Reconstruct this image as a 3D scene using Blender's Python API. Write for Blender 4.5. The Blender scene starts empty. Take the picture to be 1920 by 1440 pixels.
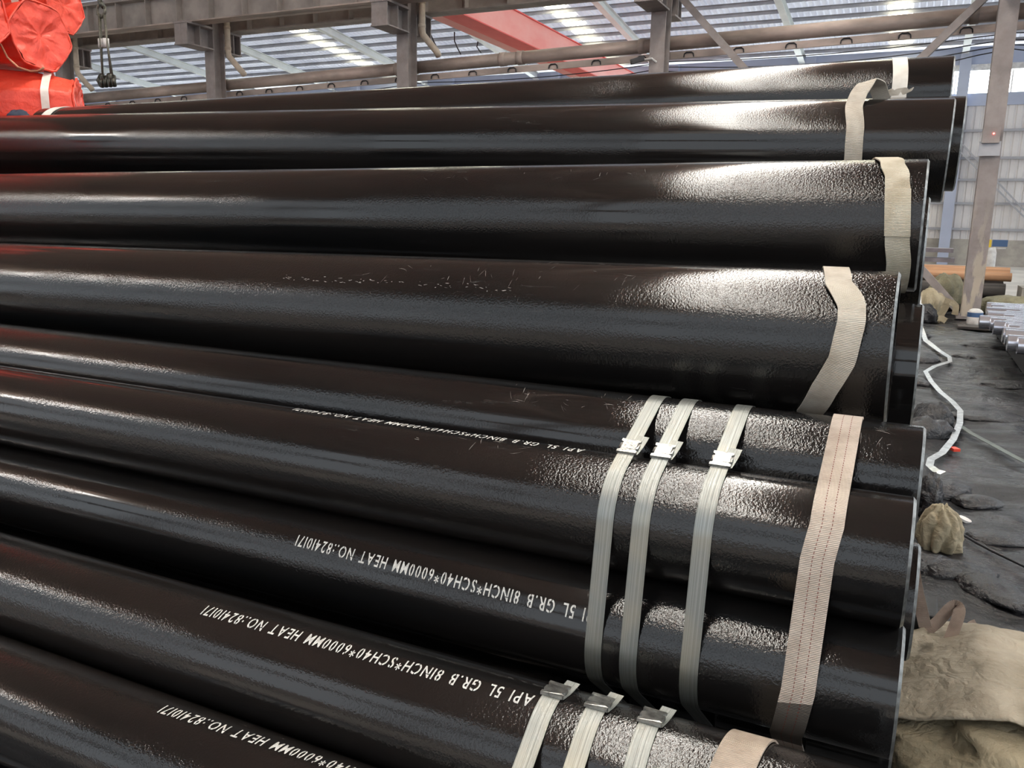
import bpy, bmesh, math, random
import numpy as np
from mathutils import Vector, Matrix, noise, Quaternion

S = bpy.context.scene
COL = S.collection
PI = math.pi
random.seed(7)

# ------------------------------------------------------------------ camera
YAW, PITCH, ROLL, FPX, H = 0.44302, 0.19587, 0.020553, 1569.73, 1.6
Fv = Vector((-math.sin(YAW) * math.cos(PITCH), math.cos(YAW) * math.cos(PITCH), -math.sin(PITCH)))
R0 = Vector((math.cos(YAW), math.sin(YAW), 0))
U0 = R0.cross(Fv)
Rv = math.cos(ROLL) * R0 + math.sin(ROLL) * U0
Uv = -math.sin(ROLL) * R0 + math.cos(ROLL) * U0
cam = bpy.data.cameras.new('camera')
cam.sensor_width = 36.0
cam.lens = FPX / 1920 * 36
cam.clip_start = 0.05
cam.clip_end = 300
camo = bpy.data.objects.new('camera', cam)
M = Matrix((Rv, Uv, -Fv)).transposed().to_4x4()
M.translation = (0, 0, H)
camo.matrix_world = M
COL.objects.link(camo)
S.camera = camo

# ------------------------------------------------------------------ world, exposure
S.view_settings.view_transform = 'Standard'
S.view_settings.look = 'None'
S.view_settings.exposure = 0.06
S.view_settings.gamma = 1.0
S.view_settings.use_curve_mapping = False
W = bpy.data.worlds.new('overcast_sky')
S.world = W
W.use_nodes = True
bg = W.node_tree.nodes['Background']
bg.inputs[0].default_value = (0.86, 0.93, 1.0, 1)
bg.inputs[1].default_value = 1.55
S.cycles.max_bounces = 8
S.cycles.diffuse_bounces = 4
S.cycles.glossy_bounces = 4
S.cycles.sample_clamp_indirect = 8.0
S.cycles.caustics_reflective = False
SKYLIGHT = 28.0      # radiance of the daylit roof panels
WINDOW = 9.0


# ------------------------------------------------------------------ helpers
def at_y(px, py, y):
    """Point of the vertical plane y seen at that place of the photograph."""
    d = Fv + Rv * ((px - 960) / FPX) - Uv * ((py - 720) / FPX)
    return d * (y / d.y) + Vector((0, 0, H))


def at_z(px, py, z):
    d = Fv + Rv * ((px - 960) / FPX) - Uv * ((py - 720) / FPX)
    return d * ((z - H) / d.z) + Vector((0, 0, H))


def lin(c):
    c = c / 255
    return c / 12.92 if c <= 0.04045 else ((c + 0.055) / 1.055) ** 2.4


def rgb(r, g, b):
    return (lin(r), lin(g), lin(b), 1)


def link(name, me, mat=None, parent=None, smooth=False):
    o = bpy.data.objects.new(name, me)
    COL.objects.link(o)
    if mat is not None and not me.materials:
        me.materials.append(mat)
    if parent is not None:
        o.parent = parent
    if smooth:
        me.shade_smooth()
    return o


def tag(o, label=None, cat=None, group=None, kind=None):
    for k, v in (('label', label), ('category', cat), ('group', group), ('kind', kind)):
        if v:
            o[k] = v
    return o


def empty(name, loc=(0, 0, 0), rz=0.0, label=None, cat=None, group=None):
    o = bpy.data.objects.new(name, None)
    o.empty_display_size = 0.1
    o.location = loc
    o.rotation_euler = (0, 0, rz)
    COL.objects.link(o)
    return tag(o, label, cat, group)


def copy_tree(o, parent=None):
    c = o.copy()
    COL.objects.link(c)
    c.parent = parent
    for ch in list(o.children):
        copy_tree(ch, c)
    return c


class MB:
    """Collects vertices and faces of one mesh."""

    def __init__(self):
        self.v, self.f, self.uv = [], [], []

    def add(self, vs, fs, uvs=None):
        b = len(self.v)
        self.v += [tuple(x) for x in vs]
        self.f += [tuple(i + b for i in f) for f in fs]
        self.uv += list(uvs) if uvs else [(0, 0)] * len(vs)

    def box(self, c, s, rot=None):
        vs = []
        for dx in (-.5, .5):
            for dy in (-.5, .5):
                for dz in (-.5, .5):
                    p = Vector((dx * s[0], dy * s[1], dz * s[2]))
                    if rot is not None:
                        p = rot @ p
                    vs.append(p + Vector(c))
        self.add(vs, [(0, 1, 3, 2), (4, 6, 7, 5), (0, 4, 5, 1), (2, 3, 7, 6), (0, 2, 6, 4), (1, 5, 7, 3)])

    def bar(self, a, b, w, h, up=(0, 0, 1)):
        a, b = Vector(a), Vector(b)
        d = (b - a)
        L = d.length
        d.normalize()
        s = d.cross(Vector(up))
        if s.length < 1e-4:
            s = d.cross(Vector((0, 1, 0)))
        s.normalize()
        u = s.cross(d)
        self.box((a + b) / 2, (L, w, h), Matrix((d, s, u)).transposed())

    def tube(self, pts, r, n=10, cap=True):
        pts = [Vector(p) for p in pts]
        rings = []
        prev = None
        for i, p in enumerate(pts):
            t = (pts[min(i + 1, len(pts) - 1)] - pts[max(i - 1, 0)]).normalized()
            if prev is None:
                s = t.cross(Vector((0, 0, 1)))
                if s.length < 1e-3:
                    s = t.cross(Vector((0, 1, 0)))
            else:
                s = prev - t * prev.dot(t)
            s.normalize()
            prev = s
            u = t.cross(s)
            rr = r[i] if isinstance(r, (list, tuple)) else r
            rings.append([p + (s * math.cos(2 * PI * k / n) + u * math.sin(2 * PI * k / n)) * rr for k in range(n)])
        vs = [p for q in rings for p in q]
        fs = []
        for i in range(len(rings) - 1):
            for k in range(n):
                a, b = i * n + k, i * n + (k + 1) % n
                fs.append((a, b, b + n, a + n))
        if cap:
            fs.append(tuple(range(n - 1, -1, -1)))
            fs.append(tuple(range((len(rings) - 1) * n, len(rings) * n)))
        self.add(vs, fs)

    def mesh(self, name):
        me = bpy.data.meshes.new(name)
        me.from_pydata(self.v, [], self.f)
        if any(u != (0, 0) for u in self.uv):
            l = me.uv_layers.new(name='UVMap')
            idx = np.empty(len(me.loops), dtype=np.int32)
            me.loops.foreach_get('vertex_index', idx)
            l.data.foreach_set('uv', np.array(self.uv, dtype=np.float32)[idx].ravel())
        me.update()
        return me

    def build(self, name, mat, parent=None, smooth=False, fix=True):
        me = self.mesh(name)
        if fix:
            bm = bmesh.new()
            bm.from_mesh(me)
            bmesh.ops.recalc_face_normals(bm, faces=bm.faces)
            bm.to_mesh(me)
            bm.free()
        return link(name, me, mat, parent, smooth)


# ------------------------------------------------------------------ materials
def new_mat(name):
    m = bpy.data.materials.new(name)
    m.use_nodes = True
    nt = m.node_tree
    return m, nt, nt.nodes['Principled BSDF']


def N(nt, t, **kw):
    n = nt.nodes.new(t)
    for k, v in kw.items():
        setattr(n, k, v)
    return n


def ramp(nt, src, stops):
    r = N(nt, 'ShaderNodeValToRGB')
    e = r.color_ramp.elements
    while len(e) < len(stops):
        e.new(0.5)
    for i, (p, c) in enumerate(stops):
        e[i].position = p
        e[i].color = c if isinstance(c, tuple) else (c, c, c, 1)
    nt.links.new(src, r.inputs[0])
    return r.outputs[0]


def noise_tex(nt, vec, scale, detail=3, rough=.5, dist=0):
    n = N(nt, 'ShaderNodeTexNoise')
    n.inputs['Scale'].default_value = scale
    n.inputs['Detail'].default_value = detail
    n.inputs['Roughness'].default_value = rough
    n.inputs['Distortion'].default_value = dist
    nt.links.new(vec, n.inputs['Vector'])
    return n.outputs['Fac']


def mapped(nt, scale=(1, 1, 1), out='Object', rnd=True):
    tc = N(nt, 'ShaderNodeTexCoord')
    mp = N(nt, 'ShaderNodeMapping')
    mp.inputs['Scale'].default_value = scale
    nt.links.new(tc.outputs[out], mp.inputs['Vector'])
    if rnd:
        oi = N(nt, 'ShaderNodeObjectInfo')
        ml = N(nt, 'ShaderNodeMath', operation='MULTIPLY')
        ml.inputs[1].default_value = 37.0
        nt.links.new(oi.outputs['Random'], ml.inputs[0])
        cb = N(nt, 'ShaderNodeCombineXYZ')
        for i in range(3):
            nt.links.new(ml.outputs[0], cb.inputs[i])
        nt.links.new(cb.outputs[0], mp.inputs['Location'])
    return mp.outputs['Vector']


def mixc(nt, fac, a, b):
    m = N(nt, 'ShaderNodeMix', data_type='RGBA')
    if isinstance(fac, (int, float)):
        m.inputs['Factor'].default_value = fac
    else:
        nt.links.new(fac, m.inputs['Factor'])
    for i, c in ((6, a), (7, b)):
        if isinstance(c, tuple):
            m.inputs[i].default_value = c
        else:
            nt.links.new(c, m.inputs[i])
    return m.outputs[2]


def math_n(nt, op, a, b):
    m = N(nt, 'ShaderNodeMath', operation=op)
    for i, c in enumerate((a, b)):
        if isinstance(c, (int, float)):
            m.inputs[i].default_value = c
        else:
            nt.links.new(c, m.inputs[i])
    return m.outputs[0]


def bump(nt, h, dist, strength=1.0, normal=None):
    b = N(nt, 'ShaderNodeBump')
    b.inputs['Distance'].default_value = dist
    if isinstance(strength, (int, float)):
        b.inputs['Strength'].default_value = strength
    else:
        nt.links.new(strength, b.inputs['Strength'])
    nt.links.new(h, b.inputs['Height'])
    if normal is not None:
        nt.links.new(normal, b.inputs['Normal'])
    return b.outputs[0]


def simple(name, c1, c2=None, rough=.5, metal=0., scale=4., bscale=None, bdist=.002, stretch=(1, 1, 1), spec=.5, detail=4):
    m, nt, p = new_mat(name)
    p.inputs['Roughness'].default_value = rough
    p.inputs['Metallic'].default_value = metal
    p.inputs['Specular IOR Level'].default_value = spec
    v = mapped(nt, stretch)
    if c2:
        f = noise_tex(nt, v, scale, detail, .6)
        nt.links.new(ramp(nt, f, [(.35, c1), (.65, c2)]), p.inputs['Base Color'])
    else:
        p.inputs['Base Color'].default_value = c1
    if bscale:
        nt.links.new(bump(nt, noise_tex(nt, v, bscale, 3, .6), bdist), p.inputs['Normal'])
    return m


def pipe_paint():
    m, nt, p = new_mat('black_varnish')
    v = mapped(nt)
    vs = mapped(nt, (.16, 1, 1))
    # brush streaks and dust scuffs of their own, long along the pipe
    scuff = noise_tex(nt, mapped(nt, (.10, 1, 1)), 60, 6, .75, .4)
    patch = noise_tex(nt, mapped(nt, (.55, 1, 1)), 2.6, 2, .5)
    mask = math_n(nt, 'MULTIPLY', ramp(nt, scuff, [(.60, 0.), (.72, 1.)]), ramp(nt, patch, [(.55, 0.), (.70, 1.)]))
    brown = ramp(nt, noise_tex(nt, vs, 5, 3), [(.35, (.006, .006, .0062, 1)), (.7, (.014, .0115, .0105, 1))])
    nt.links.new(mixc(nt, math_n(nt, 'MULTIPLY', mask, .25), brown, (.20, .19, .18, 1)), p.inputs['Base Color'])
    rg = ramp(nt, noise_tex(nt, vs, 9, 4), [(.3, .06), (.75, .15)])
    nt.links.new(math_n(nt, 'ADD', rg, math_n(nt, 'MULTIPLY', mask, .25)), p.inputs['Roughness'])
    p.inputs['Specular IOR Level'].default_value = .5
    peel = noise_tex(nt, v, 200, 2, .6)
    rough_area = ramp(nt, noise_tex(nt, mapped(nt, (.6, 1, 1)), 3.2, 2), [(.36, .03), (.58, .52)])
    n1 = bump(nt, peel, .0016, rough_area)
    n2 = bump(nt, noise_tex(nt, vs, 14, 2), .0014, .22, n1)
    nt.links.new(n2, p.inputs['Normal'])
    return m


def web_mat(name, c, dirt, stitch=False, ribs=520.0, dirty_from=None):
    """Woven webbing: fine cross ribs; u runs across 0..1, v along in metres."""
    m, nt, p = new_mat(name)
    tc = N(nt, 'ShaderNodeTexCoord')
    sp = N(nt, 'ShaderNodeSeparateXYZ')
    nt.links.new(tc.outputs['UV'], sp.inputs[0])
    u, vv = sp.outputs[0], sp.outputs[1]
    s = math_n(nt, 'SINE', math_n(nt, 'MULTIPLY', vv, ribs * 4.6), 0)
    obj = mapped(nt)
    f = noise_tex(nt, obj, 14, 4, .6)
    col = mixc(nt, ramp(nt, f, [(.42, 0.), (.75, 1.)]), c, dirt)
    rib = ramp(nt, math_n(nt, 'ADD', math_n(nt, 'MULTIPLY', s, .5), .5), [(.0, .80), (.5, 1.)])
    mul = N(nt, 'ShaderNodeMix', data_type='RGBA', blend_type='MULTIPLY')
    mul.inputs['Factor'].default_value = 1
    nt.links.new(col, mul.inputs[6])
    nt.links.new(rib, mul.inputs[7])
    col = mul.outputs[2]
    if dirty_from is not None:
        a, b = dirty_from
        g1 = math_n(nt, 'GREATER_THAN', math_n(nt, 'ADD', vv, math_n(nt, 'MULTIPLY', u, .01)), a)
        g2 = math_n(nt, 'LESS_THAN', vv, b)
        col = mixc(nt, math_n(nt, 'MULTIPLY', math_n(nt, 'MULTIPLY', g1, g2), .85), col, rgb(52, 48, 44))
    if stitch:
        for uc in (.36, .66):
            d = math_n(nt, 'LESS_THAN', math_n(nt, 'ABSOLUTE', math_n(nt, 'SUBTRACT', u, uc), 0), .012)
            dash = math_n(nt, 'GREATER_THAN', math_n(nt, 'SINE', math_n(nt, 'MULTIPLY', vv, 900.0), 0), -.35)
            col = mixc(nt, math_n(nt, 'MULTIPLY', math_n(nt, 'MULTIPLY', d, dash), .85), col, rgb(110, 38, 30))
    nt.links.new(col, p.inputs['Base Color'])
    p.inputs['Roughness'].default_value = .85
    p.inputs['Specular IOR Level'].default_value = .2
    nt.links.new(bump(nt, s, .0005), p.inputs['Normal'])
    return m


def strap_metal():
    m, nt, p = new_mat('galvanised_strap')
    tc = N(nt, 'ShaderNodeTexCoord')
    mp = N(nt, 'ShaderNodeMapping')
    mp.inputs['Scale'].default_value = (1, .05, 1)
    nt.links.new(tc.outputs['UV'], mp.inputs['Vector'])
    f = noise_tex(nt, mp.outputs[0], 16, 5, .7)
    f2 = noise_tex(nt, mapped(nt), 9, 3)
    c = ramp(nt, f, [(.3, rgb(98, 101, 99)), (.5, rgb(136, 139, 136)), (.7, rgb(166, 168, 165))])
    nt.links.new(mixc(nt, ramp(nt, f2, [(.45, 0.), (.7, .35)]), c, rgb(170, 160, 136)), p.inputs['Base Color'])
    p.inputs['Metallic'].default_value = .75
    nt.links.new(ramp(nt, f, [(.3, .46), (.7, .30)]), p.inputs['Roughness'])
    nt.links.new(bump(nt, f, .0004), p.inputs['Normal'])
    return m


def tarp_mat(name, c1, c2, rough=.42, wr=9, bd=.02):
    m, nt, p = new_mat(name)
    v = mapped(nt)
    f = noise_tex(nt, v, 3, 5, .6, .4)
    nt.links.new(ramp(nt, f, [(.3, c1), (.7, c2)]), p.inputs['Base Color'])
    p.inputs['Roughness'].default_value = rough
    w = N(nt, 'ShaderNodeTexVoronoi', feature='DISTANCE_TO_EDGE')
    w.inputs['Scale'].default_value = wr
    mx = N(nt, 'ShaderNodeVectorMath', operation='ADD')
    nz = N(nt, 'ShaderNodeTexNoise')
    nz.inputs['Scale'].default_value = 4
    nz.inputs['Detail'].default_value = 3
    nt.links.new(v, nz.inputs['Vector'])
    nt.links.new(v, mx.inputs[0])
    nt.links.new(nz.outputs['Color'], mx.inputs[1])
    nt.links.new(mx.outputs[0], w.inputs['Vector'])
    h = math_n(nt, 'ADD', math_n(nt, 'MULTIPLY', w.outputs[0], .6), noise_tex(nt, v, wr * 2.2, 5, .65))
    nt.links.new(bump(nt, h, bd), p.inputs['Normal'])
    return m


def floor_mat():
    m, nt, p = new_mat('grimy_floor')
    v = mapped(nt, out='Object', rnd=False)
    f = noise_tex(nt, v, 1.3, 8, .65, .3)
    c = ramp(nt, f, [(.30, rgb(13, 13, 15)), (.52, rgb(26, 25, 28)), (.74, rgb(58, 55, 59))])
    g = noise_tex(nt, v, 16, 6, .7)
    nt.links.new(mixc(nt, ramp(nt, g, [(.60, 0.), (.8, .35)]), c, rgb(104, 98, 100)), p.inputs['Base Color'])
    wet = noise_tex(nt, mapped(nt, (.5, 1, 1), rnd=False), 1.5, 4, .55)
    nt.links.new(ramp(nt, wet, [(.42, .55), (.60, .14)]), p.inputs['Roughness'])
    h = math_n(nt, 'ADD', noise_tex(nt, v, 3.5, 8, .62, .8), math_n(nt, 'MULTIPLY', noise_tex(nt, v, 24, 5, .6), .25))
    nt.links.new(bump(nt, h, .06, .7), p.inputs['Normal'])
    return m


def translucent_sheet(name, c1, c2):
    m, nt, p = new_mat(name)
    f = noise_tex(nt, mapped(nt), .8, 3)
    c = ramp(nt, f, [(.35, c1), (.65, c2)])
    nt.links.new(c, p.inputs['Base Color'])
    p.inputs['Roughness'].default_value = .5
    tr = N(nt, 'ShaderNodeBsdfTranslucent')
    nt.links.new(c, tr.inputs['Color'])
    mx = N(nt, 'ShaderNodeMixShader')
    mx.inputs[0].default_value = .55
    nt.links.new(p.outputs[0], mx.inputs[1])
    nt.links.new(tr.outputs[0], mx.inputs[2])
    nt.links.new(mx.outputs[0], nt.nodes['Material Output'].inputs['Surface'])
    return m


def emis(name, c, s):
    m, nt, p = new_mat(name)
    p.inputs['Base Color'].default_value = (.8, .8, .8, 1)
    p.inputs['Emission Color'].default_value = c
    p.inputs['Emission Strength'].default_value = s
    return m


M_PIPE = pipe_paint()
M_BEVEL = simple('bare_bevel', rgb(150, 152, 150), rgb(96, 96, 94), .38, .8, 40)
M_INK = simple('white_stencil_paint', rgb(206, 206, 202), rgb(168, 166, 162), .6, 0, 220, spec=.3)
M_STRAP = strap_metal()
M_SEAL = simple('seal_steel', rgb(176, 176, 172), rgb(120, 120, 118), .30, .9, 60, 120, .0006)
M_WEBS = web_mat('stitched_webbing', rgb(200, 187, 175), rgb(164, 149, 136), True, 470, (.62, .80))
M_WEBA = web_mat('cream_webbing_near', rgb(192, 177, 162), rgb(154, 139, 124), False, 470)
M_WEB = web_mat('cream_webbing', rgb(206, 198, 185), rgb(172, 159, 142), False, 420)
M_WEBD = web_mat('two_tone_webbing', rgb(208, 200, 182), rgb(176, 163, 140), False, 420)
M_WEBW = simple('white_flat_web', rgb(228, 224, 216), rgb(206, 200, 190), .7, 0, 12)
M_WEBB = web_mat('brown_webbing', rgb(164, 146, 134), rgb(128, 112, 102), False, 420)
M_RED = tarp_mat('red_tarpaulin', rgb(238, 88, 66), rgb(222, 68, 50), .40, 3.2, .012)
M_CORD = simple('tan_cord', rgb(190, 140, 110), rgb(160, 112, 84), .8)
M_STEEL = simple('brown_grey_steel', rgb(156, 147, 144), rgb(132, 124, 122), .55, .1, 3, 30, .002, spec=.4)


def wear(m):
    nt = m.node_tree
    p = nt.nodes['Principled BSDF']
    src = p.inputs['Base Color'].links[0].from_socket
    tc = N(nt, 'ShaderNodeTexCoord')
    sp = N(nt, 'ShaderNodeSeparateXYZ')
    nt.links.new(tc.outputs['Object'], sp.inputs[0])
    f = noise_tex(nt, mapped(nt, (1, 1, .22)), 7, 4, .6)
    low = ramp(nt, math_n(nt, 'DIVIDE', sp.outputs[2], 3.0), [(.15, 1.), (.75, 0.)])
    k = math_n(nt, 'MULTIPLY', ramp(nt, f, [(.50, 0.), (.56, 1.)]), low)
    nt.links.new(mixc(nt, math_n(nt, 'MULTIPLY', k, .7), src, rgb(196, 184, 164)), p.inputs['Base Color'])


M_SHAFT = M_STEEL.copy()
M_SHAFT.name = 'worn_column_paint'
wear(M_SHAFT)
M_GIRD = simple('girder_grey_paint', rgb(168, 160, 154), rgb(142, 135, 130), .6, .05, 2)
M_DUCT = simple('aged_pipe_paint', rgb(192, 174, 164), rgb(142, 129, 121), .5, .1, 2, 12, .004, (.4, 1, 1))
M_BEIGE = simple('beige_plastic_pipe', rgb(204, 190, 172), rgb(178, 162, 144), .5, 0, 5)
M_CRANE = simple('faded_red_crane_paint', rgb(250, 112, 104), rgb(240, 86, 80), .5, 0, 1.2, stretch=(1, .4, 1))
M_CRANE_LIT = simple('lit_red_crane_paint', rgb(252, 178, 170), rgb(248, 150, 142), .5, 0, 1.2, stretch=(1, .4, 1))  # lighter copy of the crane red, light on the facing web put into colour
M_PURL = simple('galvanised_purlin', rgb(186, 186, 190), rgb(160, 160, 166), .5, .2, 1.5)
M_RAFT = simple('pale_rafter_paint', rgb(232, 236, 234), rgb(218, 222, 222), .55, 0, 1.5)
M_SHEET = simple('pale_roof_sheet', rgb(228, 228, 230), rgb(206, 206, 212), .5, 0, .8)
M_ROOF = translucent_sheet('translucent_roof_sheet', rgb(228, 228, 232), rgb(208, 208, 216))
M_WALL = simple('pale_wall_sheet', rgb(222, 218, 216), rgb(204, 200, 200), .6, 0, .5)
M_WALLB = simple('wall_flashing_blue_grey', rgb(176, 184, 204), rgb(164, 170, 190), .6, 0, .5)
M_GIRT = simple('wall_girt_grey', rgb(160, 160, 166), None, .6)
M_PLINTH = simple('concrete_plinth', rgb(176, 170, 160), rgb(150, 144, 138), .85, 0, 2)
M_FLOOR = floor_mat()
M_ROOFB = simple('dusty_brown_roof_sheet', rgb(226, 202, 188), rgb(208, 184, 170), .6, 0, .8)
M_SKY = emis('daylit_panel_cool', (1, .98, .90, 1), SKYLIGHT)
M_SKYN = emis('daylit_panel_far', (1, .96, .70, 1), 10.0)
M_PANE = emis('daylit_eave_pane', (1, .98, .92, 1), 70.0)
M_WIN = emis('daylit_window', (.92, 1, 1, 1), WINDOW)
M_BLACK = simple('black_rubber', rgb(24, 24, 25), rgb(36, 36, 37), .55, 0, 12, 60, .002)
M_CABLE = simple('dark_cable', rgb(40, 40, 44), None, .5)
M_WIRE = simple('wire_rope', rgb(120, 116, 104), rgb(84, 82, 74), .5, .5, 80)
M_HOOK = simple('greasy_hook_steel', rgb(92, 92, 84), rgb(50, 50, 46), .4, .6, 30)
M_TUBE = simple('bright_tube', rgb(220, 222, 230), rgb(190, 192, 204), .22, .85, 4, stretch=(.3, 1, 1))
M_RUST = simple('orange_rust', rgb(212, 166, 128), rgb(178, 134, 102), .8, 0, 3, stretch=(.3, 1, 1))
M_OLD = simple('weathered_dark_pipe', rgb(92, 86, 82), rgb(62, 58, 56), .7, 0, 3, stretch=(.3, 1, 1))
M_BUFF = simple('buff_pipe', rgb(196, 176, 150), rgb(166, 146, 124), .7, 0, 3, stretch=(.3, 1, 1))
M_PLATE = simple('grey_plate', rgb(140, 132, 138), rgb(116, 108, 112), .6, .2, 3)
M_SACK = tarp_mat('dirty_cream_sack', rgb(172, 162, 144), rgb(132, 122, 104), .7, 7, .012)
M_SACK2 = tarp_mat('cream_cloth', rgb(172, 160, 134), rgb(128, 118, 96), .75, 9, .01)
M_TARP = tarp_mat('olive_tarp', rgb(150, 144, 116), rgb(104, 100, 82), .6, 8, .02)
M_SCRAP = tarp_mat('black_plastic_scrap', rgb(24, 24, 27), rgb(44, 43, 46), .35, 8, .02)
M_BAND = simple('bright_band', rgb(206, 210, 212), rgb(160, 164, 166), .3, .6, 20)
M_GREEN = simple('green_grey_band', rgb(96, 104, 98), rgb(74, 80, 76), .45, .1, 10)
M_WHITE = simple('off_white', rgb(222, 220, 216), rgb(190, 188, 186), .6, 0, 9)
M_BLUE = simple('blue_print', rgb(70, 100, 140), None, .5)
M_YEL = simple('yellow_board', rgb(226, 196, 60), None, .5)
M_LED = emis('red_lamp', (1, .06, .04, 1), 6)
M_WOOD = simple('dark_timber', rgb(70, 58, 48), rgb(48, 40, 34), .85, 0, 6, stretch=(.2, 1, 1))
M_NAVY = simple('navy_cloth', rgb(34, 44, 66), rgb(26, 32, 48), .7, 0, 9)

# ------------------------------------------------------------------ the hall: floor
def floor_z(x, y):
    if y < 2.2 or x < -1.2 or x > 6:
        return 0.0
    e = min(1, (y - 2.2) / .4) * min(1, (x + 1.2) / .5) * min(1, (6 - x) / .5)
    p = Vector((x * 1.2, y * 1.0, 3.3))
    a = abs(noise.fractal(p, 1.0, 2.1, 5))
    return -e * (0.05 * a) + 0.0


xs = [-60, -30, -12, -5, -2] + list(np.linspace(-1.2, 3.2, 120)) + [3.6, 4.2, 5, 6, 9, 14, 22]
ys = [-30, -14, -5, 0, 1.5] + list(np.linspace(2.2, 9, 170)) + list(np.linspace(9.15, 18, 60)) + [20, 24, 30, 41.3]
mb = MB()
vs = [(x, y, floor_z(x, y)) for y in ys for x in xs]
nx = len(xs)
fs = [(j * nx + i, j * nx + i + 1, (j + 1) * nx + i + 1, (j + 1) * nx + i) for j in range(len(ys) - 1) for i in range(nx - 1)]
mb.add(vs, fs)
tag(mb.build('floor', M_FLOOR, smooth=True), kind='structure')

mb = MB(); mb.box((-24, 31.2, .003), (76, 20.2, .012)); tag(mb.build('floor', simple('pale_bounce_floor', rgb(196, 190, 182), rgb(168, 162, 156), .7, 0, .6)), kind='structure')  # slab kept pale to bounce daylight up to the far roof
mb = MB(); mb.box((-36, 5.5, .003), (46, 25.5, .012)); tag(mb.build('floor', bpy.data.materials['pale_bounce_floor']), kind='structure')  # unseen pale slab added to throw light onto the home roof
mb = MB(); mb.box((.5, -4.4, .003), (27, 6.2, .012)); tag(mb.build('floor', bpy.data.materials['pale_bounce_floor']), kind='structure')  # pale slab added out of view as a reflector for the roof above
# ------------------------------------------------------------------ far bay: roof, wall
YW = 41.0


def roof_z(y):
    return 8.85 + (YW - y) * .116


ceil = bpy.data.objects.new('ceiling', None)
COL.objects.link(ceil)
tag(ceil, kind='structure')
SKYX = [-27.1, -14.1, -1.5]


def corrugated(name, x0, x1, y0, y1, zf, mat, parent, pitch=.26, amp=.05):
    """Trapezoid-ribbed roof sheet, ribs running along y."""
    mb = MB()
    prof = []
    x = x0
    while x < x1:
        prof += [(x, 0), (x + pitch * .55, 0), (x + pitch * .68, amp), (x + pitch * .87, amp)]
        x += pitch
    n = len(prof)
    yy = [y0, y1]
    mb.add([(a, y, zf(y) + b) for y in yy for a, b in prof], [(i, i + 1, n + i + 1, n + i) for i in range(n - 1)])
    return mb.build(name, mat, parent, fix=False)


corrugated('roof_sheet', -62, 12, 17.0, YW, lambda y: roof_z(y) + .19, M_ROOF, ceil, .24, .10)
# purlins
mb = MB()
mb.box((0, 0, .115), (74, .012, .14))
mb.box((0, .03, .05), (74, .06, .012))
mb.box((0, -.03, .18), (74, .06, .012))
pm = mb.mesh('purlin')
k = 0
y = YW - .35
while y > 18:
    o = link('purlin', pm, M_PURL, ceil)
    o.location = (-25, y, roof_z(y))
    y -= 1.04
    k += 1
# rafters
for i, x in enumerate([-49, -42.8, -36.9, -31.1, -24.9, -18.4, -11.9, -5.45, .95, 7.3]):
    mb = MB()
    a, b = Vector((x, 17.2, roof_z(17.2) - .16)), Vector((x, YW, roof_z(YW) - .16))
    mb.bar(a, b, .02, .32)
    mb.bar(a - Vector((0, 0, .15)), b - Vector((0, 0, .15)), .26, .02)
    mb.bar(a + Vector((0, 0, .15)), b + Vector((0, 0, .15)), .26, .02)
    mb.build('rafter', M_RAFT, ceil)
# daylight panels let into the far roof, one per purlin gap
mb = MB()
mb.box((0, 0, 0), (.86, .74, .02))
lm = mb.mesh('skylight_panel')
for x in SKYX:
    y = YW - .35 - .52
    while y > 18:
        o = link('skylight_panel', lm, M_SKYN, ceil)
        o.location = (x, y, roof_z(y) + .185)
        o.rotation_euler = (-math.atan(.116), 0, 0)
        y -= 1.04

wall = bpy.data.objects.new('wall_back', None)
COL.objects.link(wall)
tag(wall, kind='structure')


def ribbed_wall(name, x0, x1, z0, z1, y, mat, parent, pitch=.30):
    mb = MB()
    prof = []
    x = x0
    while x < x1:
        prof += [(x, 0), (x + pitch * .6, 0), (x + pitch * .7, .035), (x + pitch * .9, .035)]
        x += pitch
    n = len(prof)
    mb.add([(a, y + b, z) for z in (z0, z1) for a, b in prof], [(i, i + 1, n + i + 1, n + i) for i in range(n - 1)])
    return mb.build(name, mat, parent, fix=False)


ribbed_wall('wall_sheet', -62, 14, 1.1, 6.55, YW + .1, M_WALL, wall)
mb = MB(); mb.box((-24, YW + .25, .55), (76, .3, 1.1)); mb.build('plinth', M_PLINTH, wall)
mb = MB(); mb.box((-24, YW + .1, 6.80), (76, .1, .5)); mb.build('sill_flashing', M_WALLB, wall)
mb = MB(); mb.box((-24, YW + .1, 8.42), (76, .1, .95)); mb.build('eave_flashing', M_WALLB, wall)
mb = MB(); mb.box((0, 0, 0), (76, .09, .10)); gm = mb.mesh('girt')
for z in (1.52, 2.59, 3.56, 4.44, 5.55):
    o = link('girt', gm, M_GIRT, wall); o.location = (-24, YW, z)
mb = MB(); mb.box((-24, YW - .05, 8.05), (76, .08, .24)); mb.build('head_flashing', M_WHITE, wall)
win = bpy.data.objects.new('window_1', None)
COL.objects.link(win)
tag(win, kind='structure')
mb = MB(); mb.box((0, 0, 0), (2.0, .02, .90)); wm = mb.mesh('pane')
mb = MB(); mb.box((0, 0, 0), (.05, .06, .92)); fm = mb.mesh('glazing_bar')
for i in range(34):
    x = -58 + i * 2.06
    o = link('pane', wm, M_WIN, win); o.location = (x, YW + .12, 7.48)
    o = link('glazing_bar', fm, M_WHITE, win); o.location = (x + 1.03, YW + .1, 7.48)
# wall columns at the far side
mb = MB(); mb.box((0, 0, 4.4), (.42, .3, 8.8)); cm = mb.mesh('wall_post')
for x in (-29.5, -23.4, -17.3, -11.2, -5.1, 1.0, 7.1):
    o = link('wall_post', cm, M_WALLB, wall); o.location = (x, YW - .2, 0)
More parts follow.
